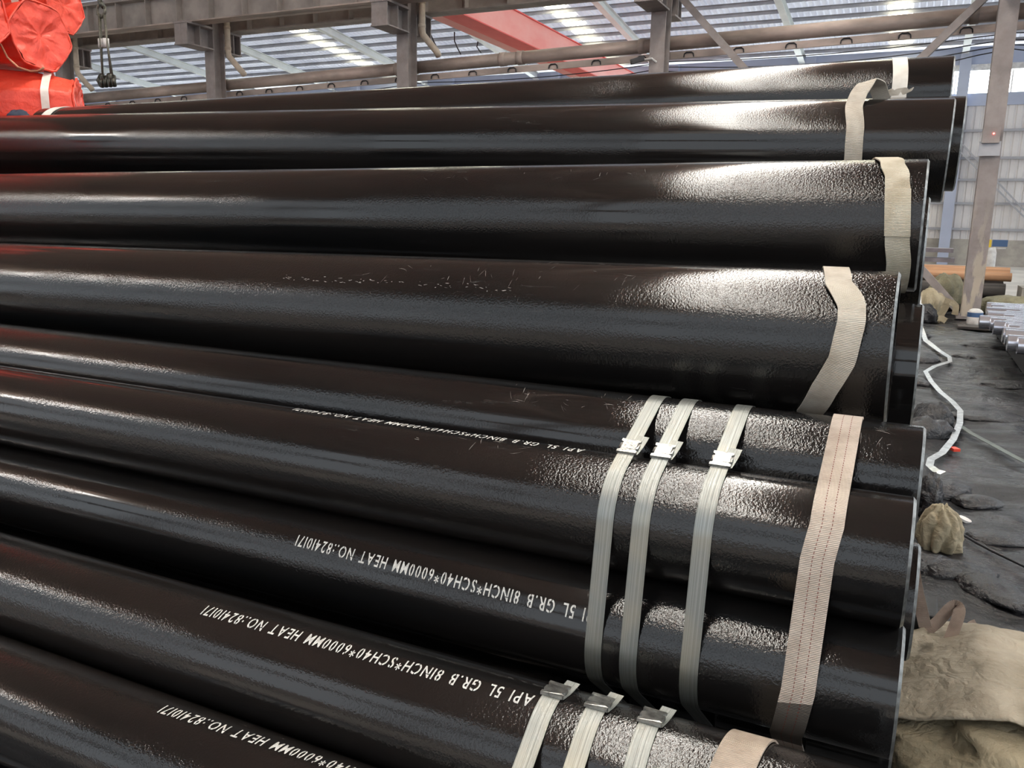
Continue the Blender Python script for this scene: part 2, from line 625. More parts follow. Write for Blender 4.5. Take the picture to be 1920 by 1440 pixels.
# bracing rods on the far wall
mb = MB()
for dz in (0, .35):
    mb.bar(at_y(1800, 284, YW - .3) + Vector((0, 0, dz)), at_y(1945, 432, YW - .3) + Vector((0, 0, dz * .6)), .06, .06)
mb.build('brace_rod', M_GIRT, wall)

# ------------------------------------------------------------------ home bay: roof above the stack, walls
CXF = (-28.6, -22.4, -16.7, -10.9, -5.0, 1.0, 7.0)
ceil2 = bpy.data.objects.new('ceiling', None)
COL.objects.link(ceil2)
tag(ceil2, kind='structure')
HZ = 11.6
corrugated('roof_sheet', -62, 12, -7.5, 17.6, lambda y: HZ + .2, M_ROOFB, ceil2, .52, .06)
mb = MB(); mb.box((0, 0, .09), (74, .07, .2)); pm2 = mb.mesh('purlin')
for k in range(18):
    o = link('purlin', pm2, M_ROOFB, ceil2); o.location = (-25, -7.0 + k * 1.5, HZ)
for x in (-36.9, -31.1, -24.9, -18.4, -11.9 + 2.2, -5.45, .95, 7.3):
    mb = MB(); mb.bar((x, -7.4, HZ - .2), (x, 17.2, HZ - .2), .26, .4); mb.build('rafter', M_ROOFB, ceil2)
mb = MB(); mb.box((0, 0, 0), (1.0, 1.3, .02)); sm = mb.mesh('skylight_panel')
for xx, n0 in ((-2.62, 0), (10.6, 0)):
    for k in range(n0, 16):
        o = link('skylight_panel', sm, M_SKY, ceil2); o.location = (xx, -6.25 + k * 1.5, HZ + .1)
# the side behind the photographer: low sheeting, open above, sheeted eave with one daylit pane run
wf = bpy.data.objects.new('wall_front', None)
COL.objects.link(wf)
tag(wf, kind='structure')
ribbed_wall('wall_sheet', -62, 14, 0, 1.3, -7.5, M_WALL, wf, .6)
ribbed_wall('wall_sheet', -62, 14, 9.3, 11.9, -7.5, M_WALL, wf, .6)
mb = MB(); mb.box((-24, -7.4, 5.2), (76, .3, .5)); mb.build('wall_beam', M_STEEL, wf)
for x in CXF:
    mb = MB(); mb.box((x, -7.4, 5.8), (.35, .35, 11.6)); mb.build('wall_post', M_STEEL, wf)
mb = MB(); mb.box((-20.0, -7.3, 10.7), (6.4, .04, .32)); mb.build('pane', M_PANE, wf)
wl = bpy.data.objects.new('wall_left', None)
COL.objects.link(wl)
tag(wl, kind='structure')
mb = MB(); mb.box((-62, 16, 6.5), (.2, 52, 13)); mb.build('wall_sheet', M_WALL, wl)

# ------------------------------------------------------------------ steel columns between the bays
CY = 17.1
CX = [-22.4, -16.72, -10.93, -5.02, .96]


def h_section(z0, z1, b=.40, d=.44, tf=.03, tw=.025):
    """H column standing at the origin, web along x so that a flange faces each end of the hall."""
    mb = MB()
    mb.box((0, -d / 2, (z0 + z1) / 2), (b, tf, z1 - z0))
    mb.box((0, d / 2, (z0 + z1) / 2), (b, tf, z1 - z0))
    mb.box((0, 0, (z0 + z1) / 2), (tw, d - tf, z1 - z0))
    return mb.mesh('shaft')


hm = h_section(-.01, 11.6, .30, .36, .022, .02)
mb = MB()
mb.box((0, 0, .02), (.44, .50, .05))
for sx in (-.18, .18):
    for sy in (-.22, .22):
        mb.tube([(sx, sy, .04), (sx, sy, .10)], .018, 6)
bm_ = mb.mesh('base_plate')
GZ0, GZ1 = 6.13, 6.80      # crane girder
mb = MB()                   # bracket: web, top and bottom plate, stiffeners
for s, L_ in ((-1, .92), (1, .56)):
    m_ = s * (.20 + L_ / 2)
    mb.box((0, m_, GZ0 - .025), (.44, L_, .05))
    mb.box((0, m_, GZ0 - .52), (.44, L_ - .04, .03))
    mb.box((0, m_, GZ0 - .28), (.03, L_ - .04, .46))
    mb.box((0, s * (.16 + L_), GZ0 - .28), (.40, .03, .46))
    mb.box((0, m_, GZ0 - .28), (.40, .03, .46))
brk = mb.mesh('bracket')
CL = ['steel H column rising out of the red bundles beside the outermost beige downpipe',
      'steel H column next along from the red bundles, bracket carrying the crane girder',
      'steel H column just beside the red crane beam, with beige downpipe on its face',
      'steel H column with a small security camera, upper end of the diagonal brace',
      'steel H column standing on the floor with a red lamp and a pale notice on it']
for x, lab in zip(CX, CL):
    c = empty('steel_column', (x, CY, 0), 0, lab, 'column', 'steel columns between the two bays')
    o = link('shaft', hm, M_SHAFT, c)
    link('base_plate', bm_, M_STEEL, c)
    link('bracket', brk, M_STEEL, c)

# crane girders on the brackets, each a plate girder with web stiffeners
for gy, lab in ((CY - .75, 'dark grey plate girder with web stiffeners, on column brackets towards the pipes'),
                (CY + .55, 'dark grey crane girder behind the columns, below the far roof')):
    g = empty('crane_girder', (0, gy, 0), 0, lab, 'girder', 'crane girders')
    mb = MB(); mb.box((-16, 0, (GZ0 + GZ1) / 2), (56, .02, GZ1 - GZ0)); mb.build('web_plate', M_GIRD, g)
    mb = MB(); mb.box((-16, 0, GZ0 + .015), (56, .40, .03)); mb.build('bottom_flange', M_DUCT if gy < CY else M_GIRD, g)
    mb = MB(); mb.box((-16, 0, GZ1 - .015), (56, .46, .03)); mb.build('top_flange', M_GIRD, g)
    mb = MB(); mb.box((-16, 0, GZ1 + .06), (56, .07, .12)); mb.build('crane_rail', M_STEEL, g)
    mb = MB(); mb.box((0, 0, (GZ0 + GZ1) / 2), (.02, .36, GZ1 - GZ0 - .06)); stm = mb.mesh('stiffener')
    for k in range(46):
        o = link('stiffener', stm, M_GIRD, g); o.location = (-38 + k * 1.05, 0, 0)

# travelling crane beam of the far bay
cr = empty('crane_beam', (0, 0, 0), 0, 'faded red travelling crane beam under the far roof', 'crane beam')
y0, y1 = CY + .6, YW - .6
mb = MB(); mb.box((-11.4, (y0 + y1) / 2, 6.69), (.62, y1 - y0, .03)); mb.build('bottom_plate', M_CRANE, cr)
mb = MB()
mb.box((-11.1, (y0 + y1) / 2, 7.06), (.02, y1 - y0, .72)); mb.build('web_plate', M_CRANE_LIT, cr)  # paler red stands for the light falling on this web
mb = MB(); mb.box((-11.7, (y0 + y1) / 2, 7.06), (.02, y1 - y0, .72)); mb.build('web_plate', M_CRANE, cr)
mb = MB(); mb.box((-11.4, (y0 + y1) / 2, 7.43), (.72, y1 - y0, .03)); mb.build('top_plate', M_CRANE, cr)
mb = MB(); mb.box((-11.91, (y0 + y1) / 2, 6.70), (.40, y1 - y0, .03)); mb.build('walkway', M_CRANE_LIT, cr)
for yy in (y0 + .1, y1 - .1):
    mb = MB(); mb.box((-11.4, yy, 6.98), (1.9, .24, .30)); mb.build('end_carriage', M_CRANE, cr)
# festoon cables under the crane
for k, (a, b) in enumerate([((805, 42), (822, 95)), ((852, 60), (864, 102)), ((896, 78), (902, 99)), ((838, 2), (845, 28))]):
    p = at_y(a[0], a[1], 21.0 + k * 1.4); q = at_y(b[0], b[1], 21.0 + k * 1.4)
    mb = MB(); mb.tube([p, p * .65 + q * .35 + Vector((-.07, 0, -.03)), q * .7 + p * .3 + Vector((-.05, 0, 0)), q], .018, 6)
    mb.build('festoon_cable', M_CABLE, cr)

# long drain pipe along the column row and the slim rail below it
DY = CY + .40
def duct_z(x):
    return 5.10 + (x + 5.3) * .0215
d = empty('drain_pipe', (0, 0, 0), 0, 'long aged brown-grey drain pipe running along the column row', 'pipe')
segs = [-36, -22.4, -16.72, -10.93, -8.2, -5.02, .96, 9]
for i in range(len(segs) - 1):
    a, b = segs[i], segs[i + 1]
    mb = MB()
    mb.tube([(a, DY, duct_z(a)), (b - .02, DY, duct_z(b - .02))], .135, 16)
    mb.build('pipe_length', M_DUCT, d, True)
    for o_ in (.12, .55):
        mb = MB()
        mb.tube([(b - o_, DY, duct_z(b - o_)), (b - o_ + .14, DY, duct_z(b - o_ + .14))], .15, 16)
        mb.build('pipe_collar', M_DUCT, d, True)
rl = empty('cable_rail', (0, 0, 0), 0, 'slim beige rail with hooked clips under the long drain pipe', 'rail')
mb = MB(); mb.bar((-36, DY, duct_z(-36) - .235), (9, DY, duct_z(9) - .235), .05, .13); mb.build('rail_bar', M_DUCT, rl)
mb = MB()
mb.tube([(-.10, 0, -.03), (-.09, 0, .03), (-.05, 0, .06), (.05, 0, .06), (.09, 0, .03), (.10, 0, -.03)], .013, 6)
cm_ = mb.mesh('clip')
x = -30.0
while x < 6:
    o = link('clip', cm_, M_CABLE, rl); o.location = (x, DY - .05, duct_z(x) - .26)
    x += .98
for k, (dz, sag) in enumerate(((-.36, .10), (-.46, .16), (-.54, .22), (-.60, .34))):
    w = empty('overhead_wire', (0, 0, 0), 0, ['thin wire strung just under the beige rail', 'thin wire second below the beige rail',
              'thin wire third below the beige rail', 'slackest thin wire, lowest under the beige rail'][k], 'wire', 'wires along the column row')
    mb = MB()
    pts = []
    for i in range(61):
        x = -22.4 + i * .5
        t = ((x - CX[0]) % 5.85) / 5.85
        pts.append((x, DY - .12, duct_z(x) + dz - sag * 4 * t * (1 - t)))
    mb.tube(pts, .010, 5)
    mb.build('wire_run', M_CABLE, w)

# downpipes on the column faces
for k, (x, lab) in enumerate(((-22.10, 'beige downpipe on the column beside the red bundles'), (-16.42, 'beige downpipe on the column one along from the red bundles'),
                              (-10.63, 'beige downpipe on the column next to the red crane beam'))):
    dp = empty('downpipe', (x, CY + .16, 0), 0, lab, 'downpipe', 'downpipes on the columns')
    zb = duct_z(x) + .10
    mb = MB()
    mb.tube([(0, 0, 9), (0, 0, zb + .66), (.03, 0, zb + .54), (.28, .08, zb + .24), (.31, .16, zb + .17), (.31, .22, zb + .11)], .075, 12)
    mb.build('pipe_run', M_BEIGE, dp, True)
    for zz in (zb + .70, zb + 1.2):
        mb = MB(); mb.tube([(0, 0, zz), (0, 0, zz + .07)], .085, 12); mb.build('pipe_joint', M_BEIGE, dp, True)

# diagonal braces between the last two columns
for (xa, za), (xb, zb_), yy, lab in (((-4.78, 6.02), (.72, .18), CY - .08, 'steel brace slanting down from camera column to foot of the lamp column'),
                                   ((.70, 5.55), (-1.62, 3.1), CY + .08, 'steel brace slanting down from top of the lamp column, crossing the other brace')):
    mb = MB()
    mb.bar((xa, yy, za), (xb, yy, zb_), .13, .16, (0, 1, 0))
    tag(mb.build('brace_bar', M_STEEL), lab, 'brace')

# small camera on its column, lamp box and notice on the last one
cc = empty('security_camera', at_y(1206, 112, CY - .3), 0, 'small dark security camera on a bracket at the column', 'camera')
mb = MB(); mb.bar((-.22, -.06, -.04), (.02, 0, .03), .09, .09); mb.build('body', M_CABLE, cc)
mb = MB(); mb.tube([(-.24, -.065, -.045), (-.20, -.055, -.035)], .05, 10); mb.build('hood', M_BLACK, cc)
mb = MB(); mb.tube([(0, 0, 0), (.16, .02, .02), (.24, .10, -.04)], .02, 8); mb.build('bracket_arm', M_WHITE, cc)
zb = at_y(1852, 254, CY - .23)
bx = empty('lamp_box', (.93, CY - .27, zb.z), 0, 'dark box with a red lamp on the column', 'lamp')
mb = MB(); mb.box((0, 0, 0), (.26, .09, .26)); mb.build('housing', M_STEEL, bx)
mb = MB(); mb.tube([(.03, -.045, .02), (.03, -.07, .02)], .016, 10); mb.build('lens', M_LED, bx)
zb = at_y(1850, 279, CY - .23)
mb = MB(); mb.box((.93, CY - .245, zb.z), (.33, .02, .24))
tb = mb.build('notice_plate', M_PURL)
tag(tb, 'pale notice plate on the column below the red lamp', 'notice')

# hoist ropes hanging in the home bay
hk = empty('hoist_sling', (-10.92, 9.0, 0), 0, 'four wire ropes with a cluster of greasy hooks, hanging by the red bundles', 'hoist')
mb = MB()
mb.tube([(-.04, 0, 5.15), (-.04, 0, 4.62), (.0, 0, 4.50), (.06, .0, 4.44)], .035, 8); mb.build('hook_block', M_HOOK, hk, True)
mb = MB(); mb.tube([(.02, 0, 4.52), (-.07, 0, 4.45), (-.08, 0, 4.36), (0, 0, 4.31), (.08, 0, 4.37), (.07, 0, 4.45)], .022, 8); mb.build('shackle', M_WIRE, hk, True)
for dx, dy, bx_ in ((-.05, .02, -.06), (-.02, -.03, -.02), (.03, .03, .05), (.06, -.01, .10)):
    mb = MB(); mb.tube([(dx, dy, 4.36), (dx * 1.4, dy, 3.95), (bx_ * 1.5, dy, 3.50)], .015, 6); mb.build('wire_rope', M_WIRE, hk, True)
for dx in (-.045, .05):
    mb = MB(); mb.tube([(dx, 0, 4.02), (dx, 0, 3.90)], .045, 8); mb.build('rope_sleeve', M_WHITE, hk, True)
for k in range(4):
    mb = MB(); a = -.13 + k * .085
    mb.tube([(a, (-1) ** k * .03, 3.53), (a - .03, 0, 3.45), (a - .01, .03, 3.38), (a + .04, 0, 3.37), (a + .05, -.02, 3.43), (a + .01, .02, 3.50)], .034, 8)
    mb.build('hook', M_HOOK, hk, True)

# ------------------------------------------------------------------ black pipes
def pipe_mesh(name, r, wall_, L, n=72):
    """Tube along -x from the origin, bevelled at both ends."""
    bm = bmesh.new()
    b = wall_ * .62
    bx = .005
    prof = [(0, r - wall_), (0, r - b), (-bx, r)] + [(-L * i / 12, r) for i in range(1, 12)] + [(-L + bx, r), (-L, r - b), (-L, r - wall_)]
    rings = [[bm.verts.new((x, q * math.cos(2 * PI * k / n), q * math.sin(2 * PI * k / n))) for k in range(n)] for x, q in prof]
    m = len(rings)
    for i in range(m):
        j = (i + 1) % m
        for k in range(n):
            f = bm.faces.new((rings[i][k], rings[j][k], rings[j][(k + 1) % n], rings[i][(k + 1) % n]))
            f.smooth = True
            f.material_index = 1 if i in (0, 1, m - 3, m - 2) else 0
    for i in (0, 1, 2, m - 3, m - 2, m - 1):
        for k in range(n):
            e = bm.edges.get((rings[i][k], rings[i][(k + 1) % n]))
            if e:
                e.smooth = False
    bmesh.ops.recalc_face_normals(bm, faces=bm.faces)
    me = bpy.data.meshes.new(name)
    bm.to_mesh(me)
    bm.free()
    me.materials.append(M_PIPE)
    me.materials.append(M_BEVEL)
    return me


R8, R12 = .1095, .162
PM8 = pipe_mesh('pipe_eight', .1091, .0082, 6.0)
PM12 = pipe_mesh('pipe_twelve', .1615, .0103, 6.0)
PMF = pipe_mesh('pipe_short', R12, .0103, 5.14)


def pipe(me, x, y, z, tilt, label, group, spin=0.0):
    o = bpy.data.objects.new('steel_pipe', me)
    COL.objects.link(o)
    o.location = (x, y, z)
    # tilt: rise per metre towards +x
    o.rotation_euler = (spin, -math.atan(tilt), 0)
    return tag(o, label, 'pipe', group)


GA, GB = 'eight inch pipes of the nearest strapped bundle', 'eight inch pipes of the second strapped bundle'
GC = 'large black pipes stacked behind the strapped bundles'
GH = 'black pipes buried in the stack'
HID = 'black pipe buried low in the stack, under the pipes in view'
A = [(1.158, .728), (.979, .599), (.905, .392), (1.199, .290), (1.378, .418), (1.178, .509)]
B = [(1.6755, 1.1289), (1.4708, 1.051), (1.436, .8348), (1.6055, .6961), (1.8102, .774), (1.845, .990), (1.6405, .9125)]
LA = ['black pipe with full white stencil line, top of the nearest strapped bundle',
      'black pipe below the top one of the nearest bundle, stencil running out of frame',
      'black pipe lowest in view at the frame corner, third in the nearest bundle',
      None, None, None]
PA = []
for i, (y, z) in enumerate(A):
    PA.append(pipe(PM8, [.03, .02, .0, .02, .04, .01][i], y, z, 0, LA[i] or HID, GA if LA[i] else GH, i * 1.1))
LB = ['black pipe at the ridge of the second strapped bundle, scratched near its steel straps',
      'black pipe just under the second bundle ridge, its stencil seen edge-on',
      'black pipe at mid height of the second bundle, stencil running under its first strap',
      'lowest black pipe of the second strapped bundle, only its end showing', None, None,
      'core pipe of the second strapped bundle, end rim just peeking out']
PB = []
for i, (y, z) in enumerate(B):
    PB.append(pipe(PM8, [.048, .041, .047, .052, .0, .0, .062][i], y, z, 0, LB[i] or HID, GB if LB[i] else GH, i * 1.3))
C1 = (1.93, 1.345); C2 = (2.26, 1.254); D1 = (2.34, 1.60); D2 = (2.68, 1.52); E1 = (3.10, 1.838); E2 = (3.43, 1.885); F1 = (3.75, 2.075)
P12 = []
for (y, z), x, tl, lab, me in (
        (C1, -.024, .0105, 'large black pipe nearest behind the second strapped bundle, scuffed white patch on top', PM12),
        (C2, .03, .0066, 'large black pipe tucked behind the scuffed one, end rim just showing', PM12),
        (D1, .006, .0066, 'large black pipe third from the top, its two-tone sling near the end', PM12),
        (D2, .02, .0066, 'large black pipe tucked behind the two-tone sling pipe, end rim just showing', PM12),
        (E1, .058, -.0193, 'large black pipe second from the top, with slack humped sling', PM12),
        (E2, .098, -.0185, 'large black pipe directly behind the slack humped sling pipe', PM12),
        (F1, .055, .0025, 'topmost large black pipe with a flat white sling at either end', PMF)):
    P12.append(pipe(me, x, y, z, tl, lab, GC, len(P12) * .9))
# pipes deeper in the stack that carry the ones in view
for k, (y, z) in enumerate([(1.98, .162), (2.31, .162), (2.64, .162), (2.97, .162), (3.3, .162), (3.63, .162), (3.95, .226), (2.14, .45), (2.47, .45), (2.8, .45), (3.13, .45), (3.46, .45), (3.78, .514), (2.3, .738), (2.63, .738), (2.96, .738), (3.29, .738), (3.95, .794), (3.61, .802), (2.79, 1.026), (3.12, 1.026), (3.78, 1.082), (3.44, 1.09), (3.95, 1.362), (3.61, 1.37), (3.27, 1.378)]):
    x = -.22 - .02 * (k % 6)
    pipe(PM12, x, y, z, 0, HID, GH)
# squared timbers under the strapped bundles
for k, x in enumerate((-.9, -3.0, -5.1)):
    for (yc, z0, w, hh) in ((1.18, 0, .9, .176), (1.66, .0, .16, .58)):
        mb = MB(); mb.box((x, yc, z0 + hh / 2), (.16, w, hh))
        tag(mb.build('timber_block', M_WOOD), 'dark squared timber under the strapped pipe bundles', 'timber', 'timbers under the bundles')

# ------------------------------------------------------------------ stencilled lettering on four of the pipes
TEXT = 'API 5L GR.B 8INCH*SCH40*6000MM HEAT NO.:82410171'
GLY = {}


def glyph(ch):
    if ch in GLY:
        return GLY[ch]
    cu = bpy.data.curves.new('g', 'FONT')
    cu.body = ch
    cu.size = 1.0
    cu.resolution_u = 3
    cu.offset = .012
    ob = bpy.data.objects.new('g', cu)
    COL.objects.link(ob)
    dg = bpy.context.evaluated_depsgraph_get()
    me = bpy.data.meshes.new_from_object(ob.evaluated_get(dg))
    bpy.data.objects.remove(ob)
    bm = bmesh.new()
    bm.from_mesh(me)
    bpy.data.meshes.remove(me)
    if ch in '0O8CGS6B' and bm.verts:
        xa = [v.co.x for v in bm.verts]
        xc = (min(xa) + max(xa)) / 2 + (.02 if ch in 'CG' else 0)
        for q in (xc - .035, xc + .035):
            bmesh.ops.bisect_plane(bm, geom=bm.verts[:] + bm.edges[:] + bm.faces[:], plane_co=(q, 0, 0), plane_no=(1, 0, 0))
        dl = [f for f in bm.faces if abs(f.calc_center_median().x - xc) < .034 and (ch in '0OCG' or f.calc_center_median().y > .5 or f.calc_center_median().y < .2)]
        bmesh.ops.delete(bm, geom=dl, context='FACES')
    if ch in 'HAERP4N' and bm.verts:      # stencil bridges
        for q in (.455, .50):
            bmesh.ops.bisect_plane(bm, geom=bm.verts[:] + bm.edges[:] + bm.faces[:], plane_co=(0, q, 0), plane_no=(0, 1, 0))
        xa = [v.co.x for v in bm.verts]
        x0 = min(xa) + .5 * (max(xa) - min(xa))
        if ch in 'EN':
            dl = [f for f in bm.faces if .455 < f.calc_center_median().y < .50 and f.calc_center_median().x < x0]
            bmesh.ops.delete(bm, geom=dl, context='FACES')
    for k in range(1, 7):
        bmesh.ops.bisect_plane(bm, geom=bm.verts[:] + bm.edges[:] + bm.faces[:], plane_co=(0, k * .1, 0), plane_no=(0, 1, 0))
    bmesh.ops.triangulate(bm, faces=bm.faces)
    bm.verts.index_update()
    vs = [(v.co.x, v.co.y) for v in bm.verts]
    fs = [tuple(v.index for v in f.verts) for f in bm.faces]
    bm.free()
    if vs:
        x0 = min(v[0] for v in vs); x1 = max(v[0] for v in vs)
        vs = [(a - x0, b) for a, b in vs]
        w = x1 - x0
    else:
        w = .30
    GLY[ch] = (vs, fs, w)
    return GLY[ch]


def stencil(parent, r, x_end, L, a0, a1, h=.0245):
    """Lettering upside down on the near side: reads from +x to -x, tops turned down the pipe; x_end = last letter."""
    cap = .70
    wt = {}
    adv = []
    for ch in TEXT:
        w = glyph(ch)[2]
        adv.append((.42 if ch == ' ' else w * .80 + .16))
    k = L / sum(adv)
    mb = MB()
    s = 0
    rr = r + .0006
    for ch, ad in zip(TEXT, adv):
        vs, fs, w = glyph(ch)
        if vs:
            pts = []
            for gx, gy in vs:
                ss = s + (gx * .80 + .08) * k
                t = ss / L
                a = math.radians(a0 + (a1 - a0) * t) + (gy / cap - .5) * h / r
                pts.append((x_end + L - ss, rr * math.cos(a), rr * math.sin(a)))
            mb.add(pts, fs)
        s += ad * k
    o = mb.build('stencil_lettering', M_INK, None, fix=False)
    # give it to its pipe without the pipe's own turn
    o.parent = parent
    o.matrix_parent_inverse = Matrix.Rotation(-parent.rotation_euler[0], 4, 'X') @ Matrix.Translation((-parent.location.x, 0, 0))
    return o


TL = .71
stencil(PA[0], R8, -1.195, TL, 105.5, 108.6)
stencil(PA[1], R8, -1.16, TL, 76.0, 90.0)
stencil(PB[2], R8, -1.1525, TL, 149.5, 140.5)
stencil(PB[1], R8, -1.25, TL, 89.5, 87.5)

M_SCR = simple('pale_scratch', rgb(150, 142, 136), rgb(84, 78, 74), .7, 0, 200)


def scratches(parent, r, seed, n, xr, ar, drips=False):
    """Pale scratch marks in the varnish, lying on the pipe's surface."""
    rng = random.Random(seed)
    mb = MB()
    for k in range(n):
        x = rng.uniform(*xr); a = rng.uniform(*ar)
        L = rng.uniform(.006, .03) if not drips else rng.uniform(.003, .014)
        th = rng.uniform(-.6, 2.2) if not drips else rng.uniform(-.25, .25)
        w = rng.uniform(.0002, .0006) if not drips else rng.uniform(.0003, .0012)
        bend = rng.uniform(-.5, .5)
        rows = []
        for i in range(6):
            t = i / 5 - .5
            px_ = x + L * t * math.cos(th) - w * 0
            aa = a + (L * t * math.sin(th) + bend * L * (t * t)) / r
            ww = w * (1 - 3.2 * t * t)
            for sg in (-1, 1):
                q = aa + sg * ww * math.cos(th) / r
                xx = px_ + sg * ww * math.sin(th)
                rows.append((xx - parent.location.x, (r + .00025) * math.cos(q), (r + .00025) * math.sin(q)))
        b = len(mb.v)
        mb.add(rows, [(2 * i, 2 * i + 1, 2 * i + 3, 2 * i + 2) for i in range(5)])
    o = mb.build('scratch_marks', M_SCR, None, fix=False)
    o.parent = parent
    o.matrix_parent_inverse = Matrix.Rotation(-parent.rotation_euler[0], 4, 'X')
    o['kind'] = 'stuff'
    return o


RA = math.radians
scratches(PB[0], .1091, 1, 26, (-.78, -.50), (RA(100), RA(135)))
scratches(PB[0], .1091, 2, 30, (-.25, .0), (RA(105), RA(130)))
scratches(PB[1], .1091, 3, 40, (-.9, -.1), (RA(95), RA(120)))
scratches(P12[0], .1615, 4, 70, (-1.3, -.25), (RA(100), RA(140)))
scratches(P12[0], .1615, 5, 60, (-1.55, -.85), (RA(139), RA(145)), True)
scratches(P12[2], .1615, 6, 80, (-1.4, -.1), (RA(98), RA(135)))
scratches(P12[4], .1615, 7, 50, (-1.6, -.2), (RA(98), RA(130)))

# ------------------------------------------------------------------ bands, straps and slings
def hull_path(circles, off, step=.012):
    """Closed path (y, z, ny, nz) of a band pulled tight round circles (y, z, r), counter-clockwise."""
    P = []
    for (y, z, r) in circles:
        for k in range(240):
            a = 2 * PI * k / 240
            P.append((y + (r + off) * math.cos(a), z + (r + off) * math.sin(a)))
    P = sorted(set(P))

    def half(P):
        h = []
        for p in P:
            while len(h) > 1 and (h[-1][0] - h[-2][0]) * (p[1] - h[-2][1]) - (h[-1][1] - h[-2][1]) * (p[0] - h[-2][0]) <= 0:
                h.pop()
            h.append(p)
        return h
    hp = half(P)[:-1] + half(P[::-1])[:-1]
    out = []
    n = len(hp)
    for i in range(n):
        a, b = hp[i], hp[(i + 1) % n]
        L = math.hypot(b[0] - a[0], b[1] - a[1])
        m = max(1, int(L / step))
        for k in range(m):
            t = k / m
            out.append((a[0] + (b[0] - a[0]) * t, a[1] + (b[1] - a[1]) * t))
    # start at the highest point
    s = max(range(len(out)), key=lambda i: out[i][1])
    out = out[s:] + out[:s]
    n = len(out)
    res = []
    for i in range(n):
        a, b = out[i - 1], out[(i + 1) % n]
        d = Vector((b[0] - a[0], b[1] - a[1])).normalized()
        res.append((out[i][0], out[i][1], d.y, -d.x))
    return res


def ribbon(name, st, mat, parent=None, thick=.002, closed=False, nu=3, smooth=True):
    """st: list of (centre, side unit vector, outward normal, half width)."""
    mb = MB()
    rows = []
    v = 0
    prev = None
    cnt = st + ([st[0]] if closed else [])
    vs, uv = [], []
    for (c, s, n, hw) in cnt:
        c, s, n = Vector(c), Vector(s).normalized(), Vector(n).normalized()
        if prev is not None:
            v += (c - prev).length
        prev = c
        for top in (1, 0):
            for k in range(nu + 1):
                u = k / nu
                vs.append(c + s * hw * (2 * u - 1) + n * (thick if top else 0))
                uv.append((u, v + 1e-4))
    w = 2 * (nu + 1)
    fs = []
    for i in range(len(cnt) - 1):
        a, b = i * w, (i + 1) * w
        for k in range(nu):
            fs.append((a + k, a + k + 1, b + k + 1, b + k))
            fs.append((a + nu + 1 + k, b + nu + 1 + k, b + nu + 2 + k, a + nu + 2 + k))
        fs.append((a, b, b + nu + 1, a + nu + 1))
        fs.append((a + nu, a + nu + nu + 1, b + nu + nu + 1, b + nu))
    if not closed:
        fs.append(tuple(range(nu + 1)) + tuple(range(w - 1, nu, -1)))
        q = (len(cnt) - 1) * w
        fs.append(tuple(q + i for i in range(nu, -1, -1)) + tuple(q + i for i in range(nu + 1, w)))
    mb.add(vs, fs, uv)
    o = mb.build(name, mat, parent, False)
    if smooth:
        o.data.shade_smooth()
        o.data.set_sharp_from_angle(angle=math.radians(50))
    return o


def tight_band(circles, x_of, hw, mat, name, parent, off=.0008, thick=.0012, nu=3):
    pth = hull_path(circles, off)
    st = [((x_of(i / len(pth)), y, z), (1, 0, 0), (0, ny, nz), hw) for i, (y, z, ny, nz) in enumerate(pth)]
    return ribbon(name, st, mat, parent, thick, True, nu, True), pth


def seal(parent, pth, i, x, up):
    """Crimped sheath folded over the strap at path point i."""
    y, z, ny, nz = pth[i]
    ty, tz = nz, -ny
    if ty * up[0] + tz * up[1] < 0:
        ty, tz = -ty, -tz
    T = Vector((0, ty, tz)); X = Vector((1, 0, 0)); Nn = Vector((0, ny, nz))
    C = Vector((x, y, z))
    hl, hw = .021, .0190
    out = []
    # outline with two crimp notches on either long side
    for sx in (1, -1):
        ts = [-hl, -.0145, -.0125, -.0080, -.006, .006, .0080, .0125, .0145, hl]
        dp = [0, 0, .0045, .0045, 0, 0, .0045, .0045, 0, 0]
        seq = list(zip(ts, dp))
        if sx < 0:
            seq = seq[::-1]
        out += [(sx * (hw - d_), t) for t, d_ in seq]
    mb = MB()
    n = len(out)
    rng = random.Random(i)
    top = [C + X * a + T * b + Nn * (.0050 + rng.uniform(-.0008, .0008)) for a, b in out]
    bot = [C + X * a * 1.02 + T * b - Nn * .0004 for a, b in out]
    mb.add(top + bot, [tuple(range(n))] + [(k, k + n, (k + 1) % n + n, (k + 1) % n) for k in range(n)])
    mb.build('seal', M_SEAL, parent, False)
    st = []
    for k in range(6):
        t = k / 5
        st.append((C + X * (.009 + .009 * t) + T * (-.018 + .050 * t) + Nn * (-.0006 - .003 * t + .010 * t * t), X + T * -.1, Nn + X * .35, .0120))
    ribbon('strap_tail', st, M_STRAP, parent, .0009, False, 2, True)


CA = [(y, z, R8) for y, z in A]
CB = [(y, z, R8) for y, z in B]
SL = ['first steel strap from the stencil', 'middle steel strap of the three', 'third steel strap, beside the sling']
for circ, nm, xs3, seals in ((CB, 'round the second bundle', (-.456, -.390, -.281), (.0, .0, .0)), (CA, 'round the nearest bundle', (-.462, -.386, -.299), (0, 0, 0))):
    for k, x in enumerate(xs3):
        lab = 'galvanised ' + SL[k] + ', ' + nm
        e = empty('steel_strap', (0, 0, 0), 0, lab, 'strap', 'galvanised straps ' + nm)
        slant = [0, 0, 0][k]
        b, pth = tight_band(CBx if False else circ, (lambda t, x=x: x), .0158, M_STRAP, 'band', e)
        # seal position: between the two top pipes on the second bundle, on the crown of the nearest one
        if circ is CB:
            want = (1.492, 1.178)
        else:
            want = (1.166, .8385)
        i = min(range(len(pth)), key=lambda j: (pth[j][0] - want[0]) ** 2 + (pth[j][1] - want[1]) ** 2)
        seal(e, pth, i, x, (1, .5))

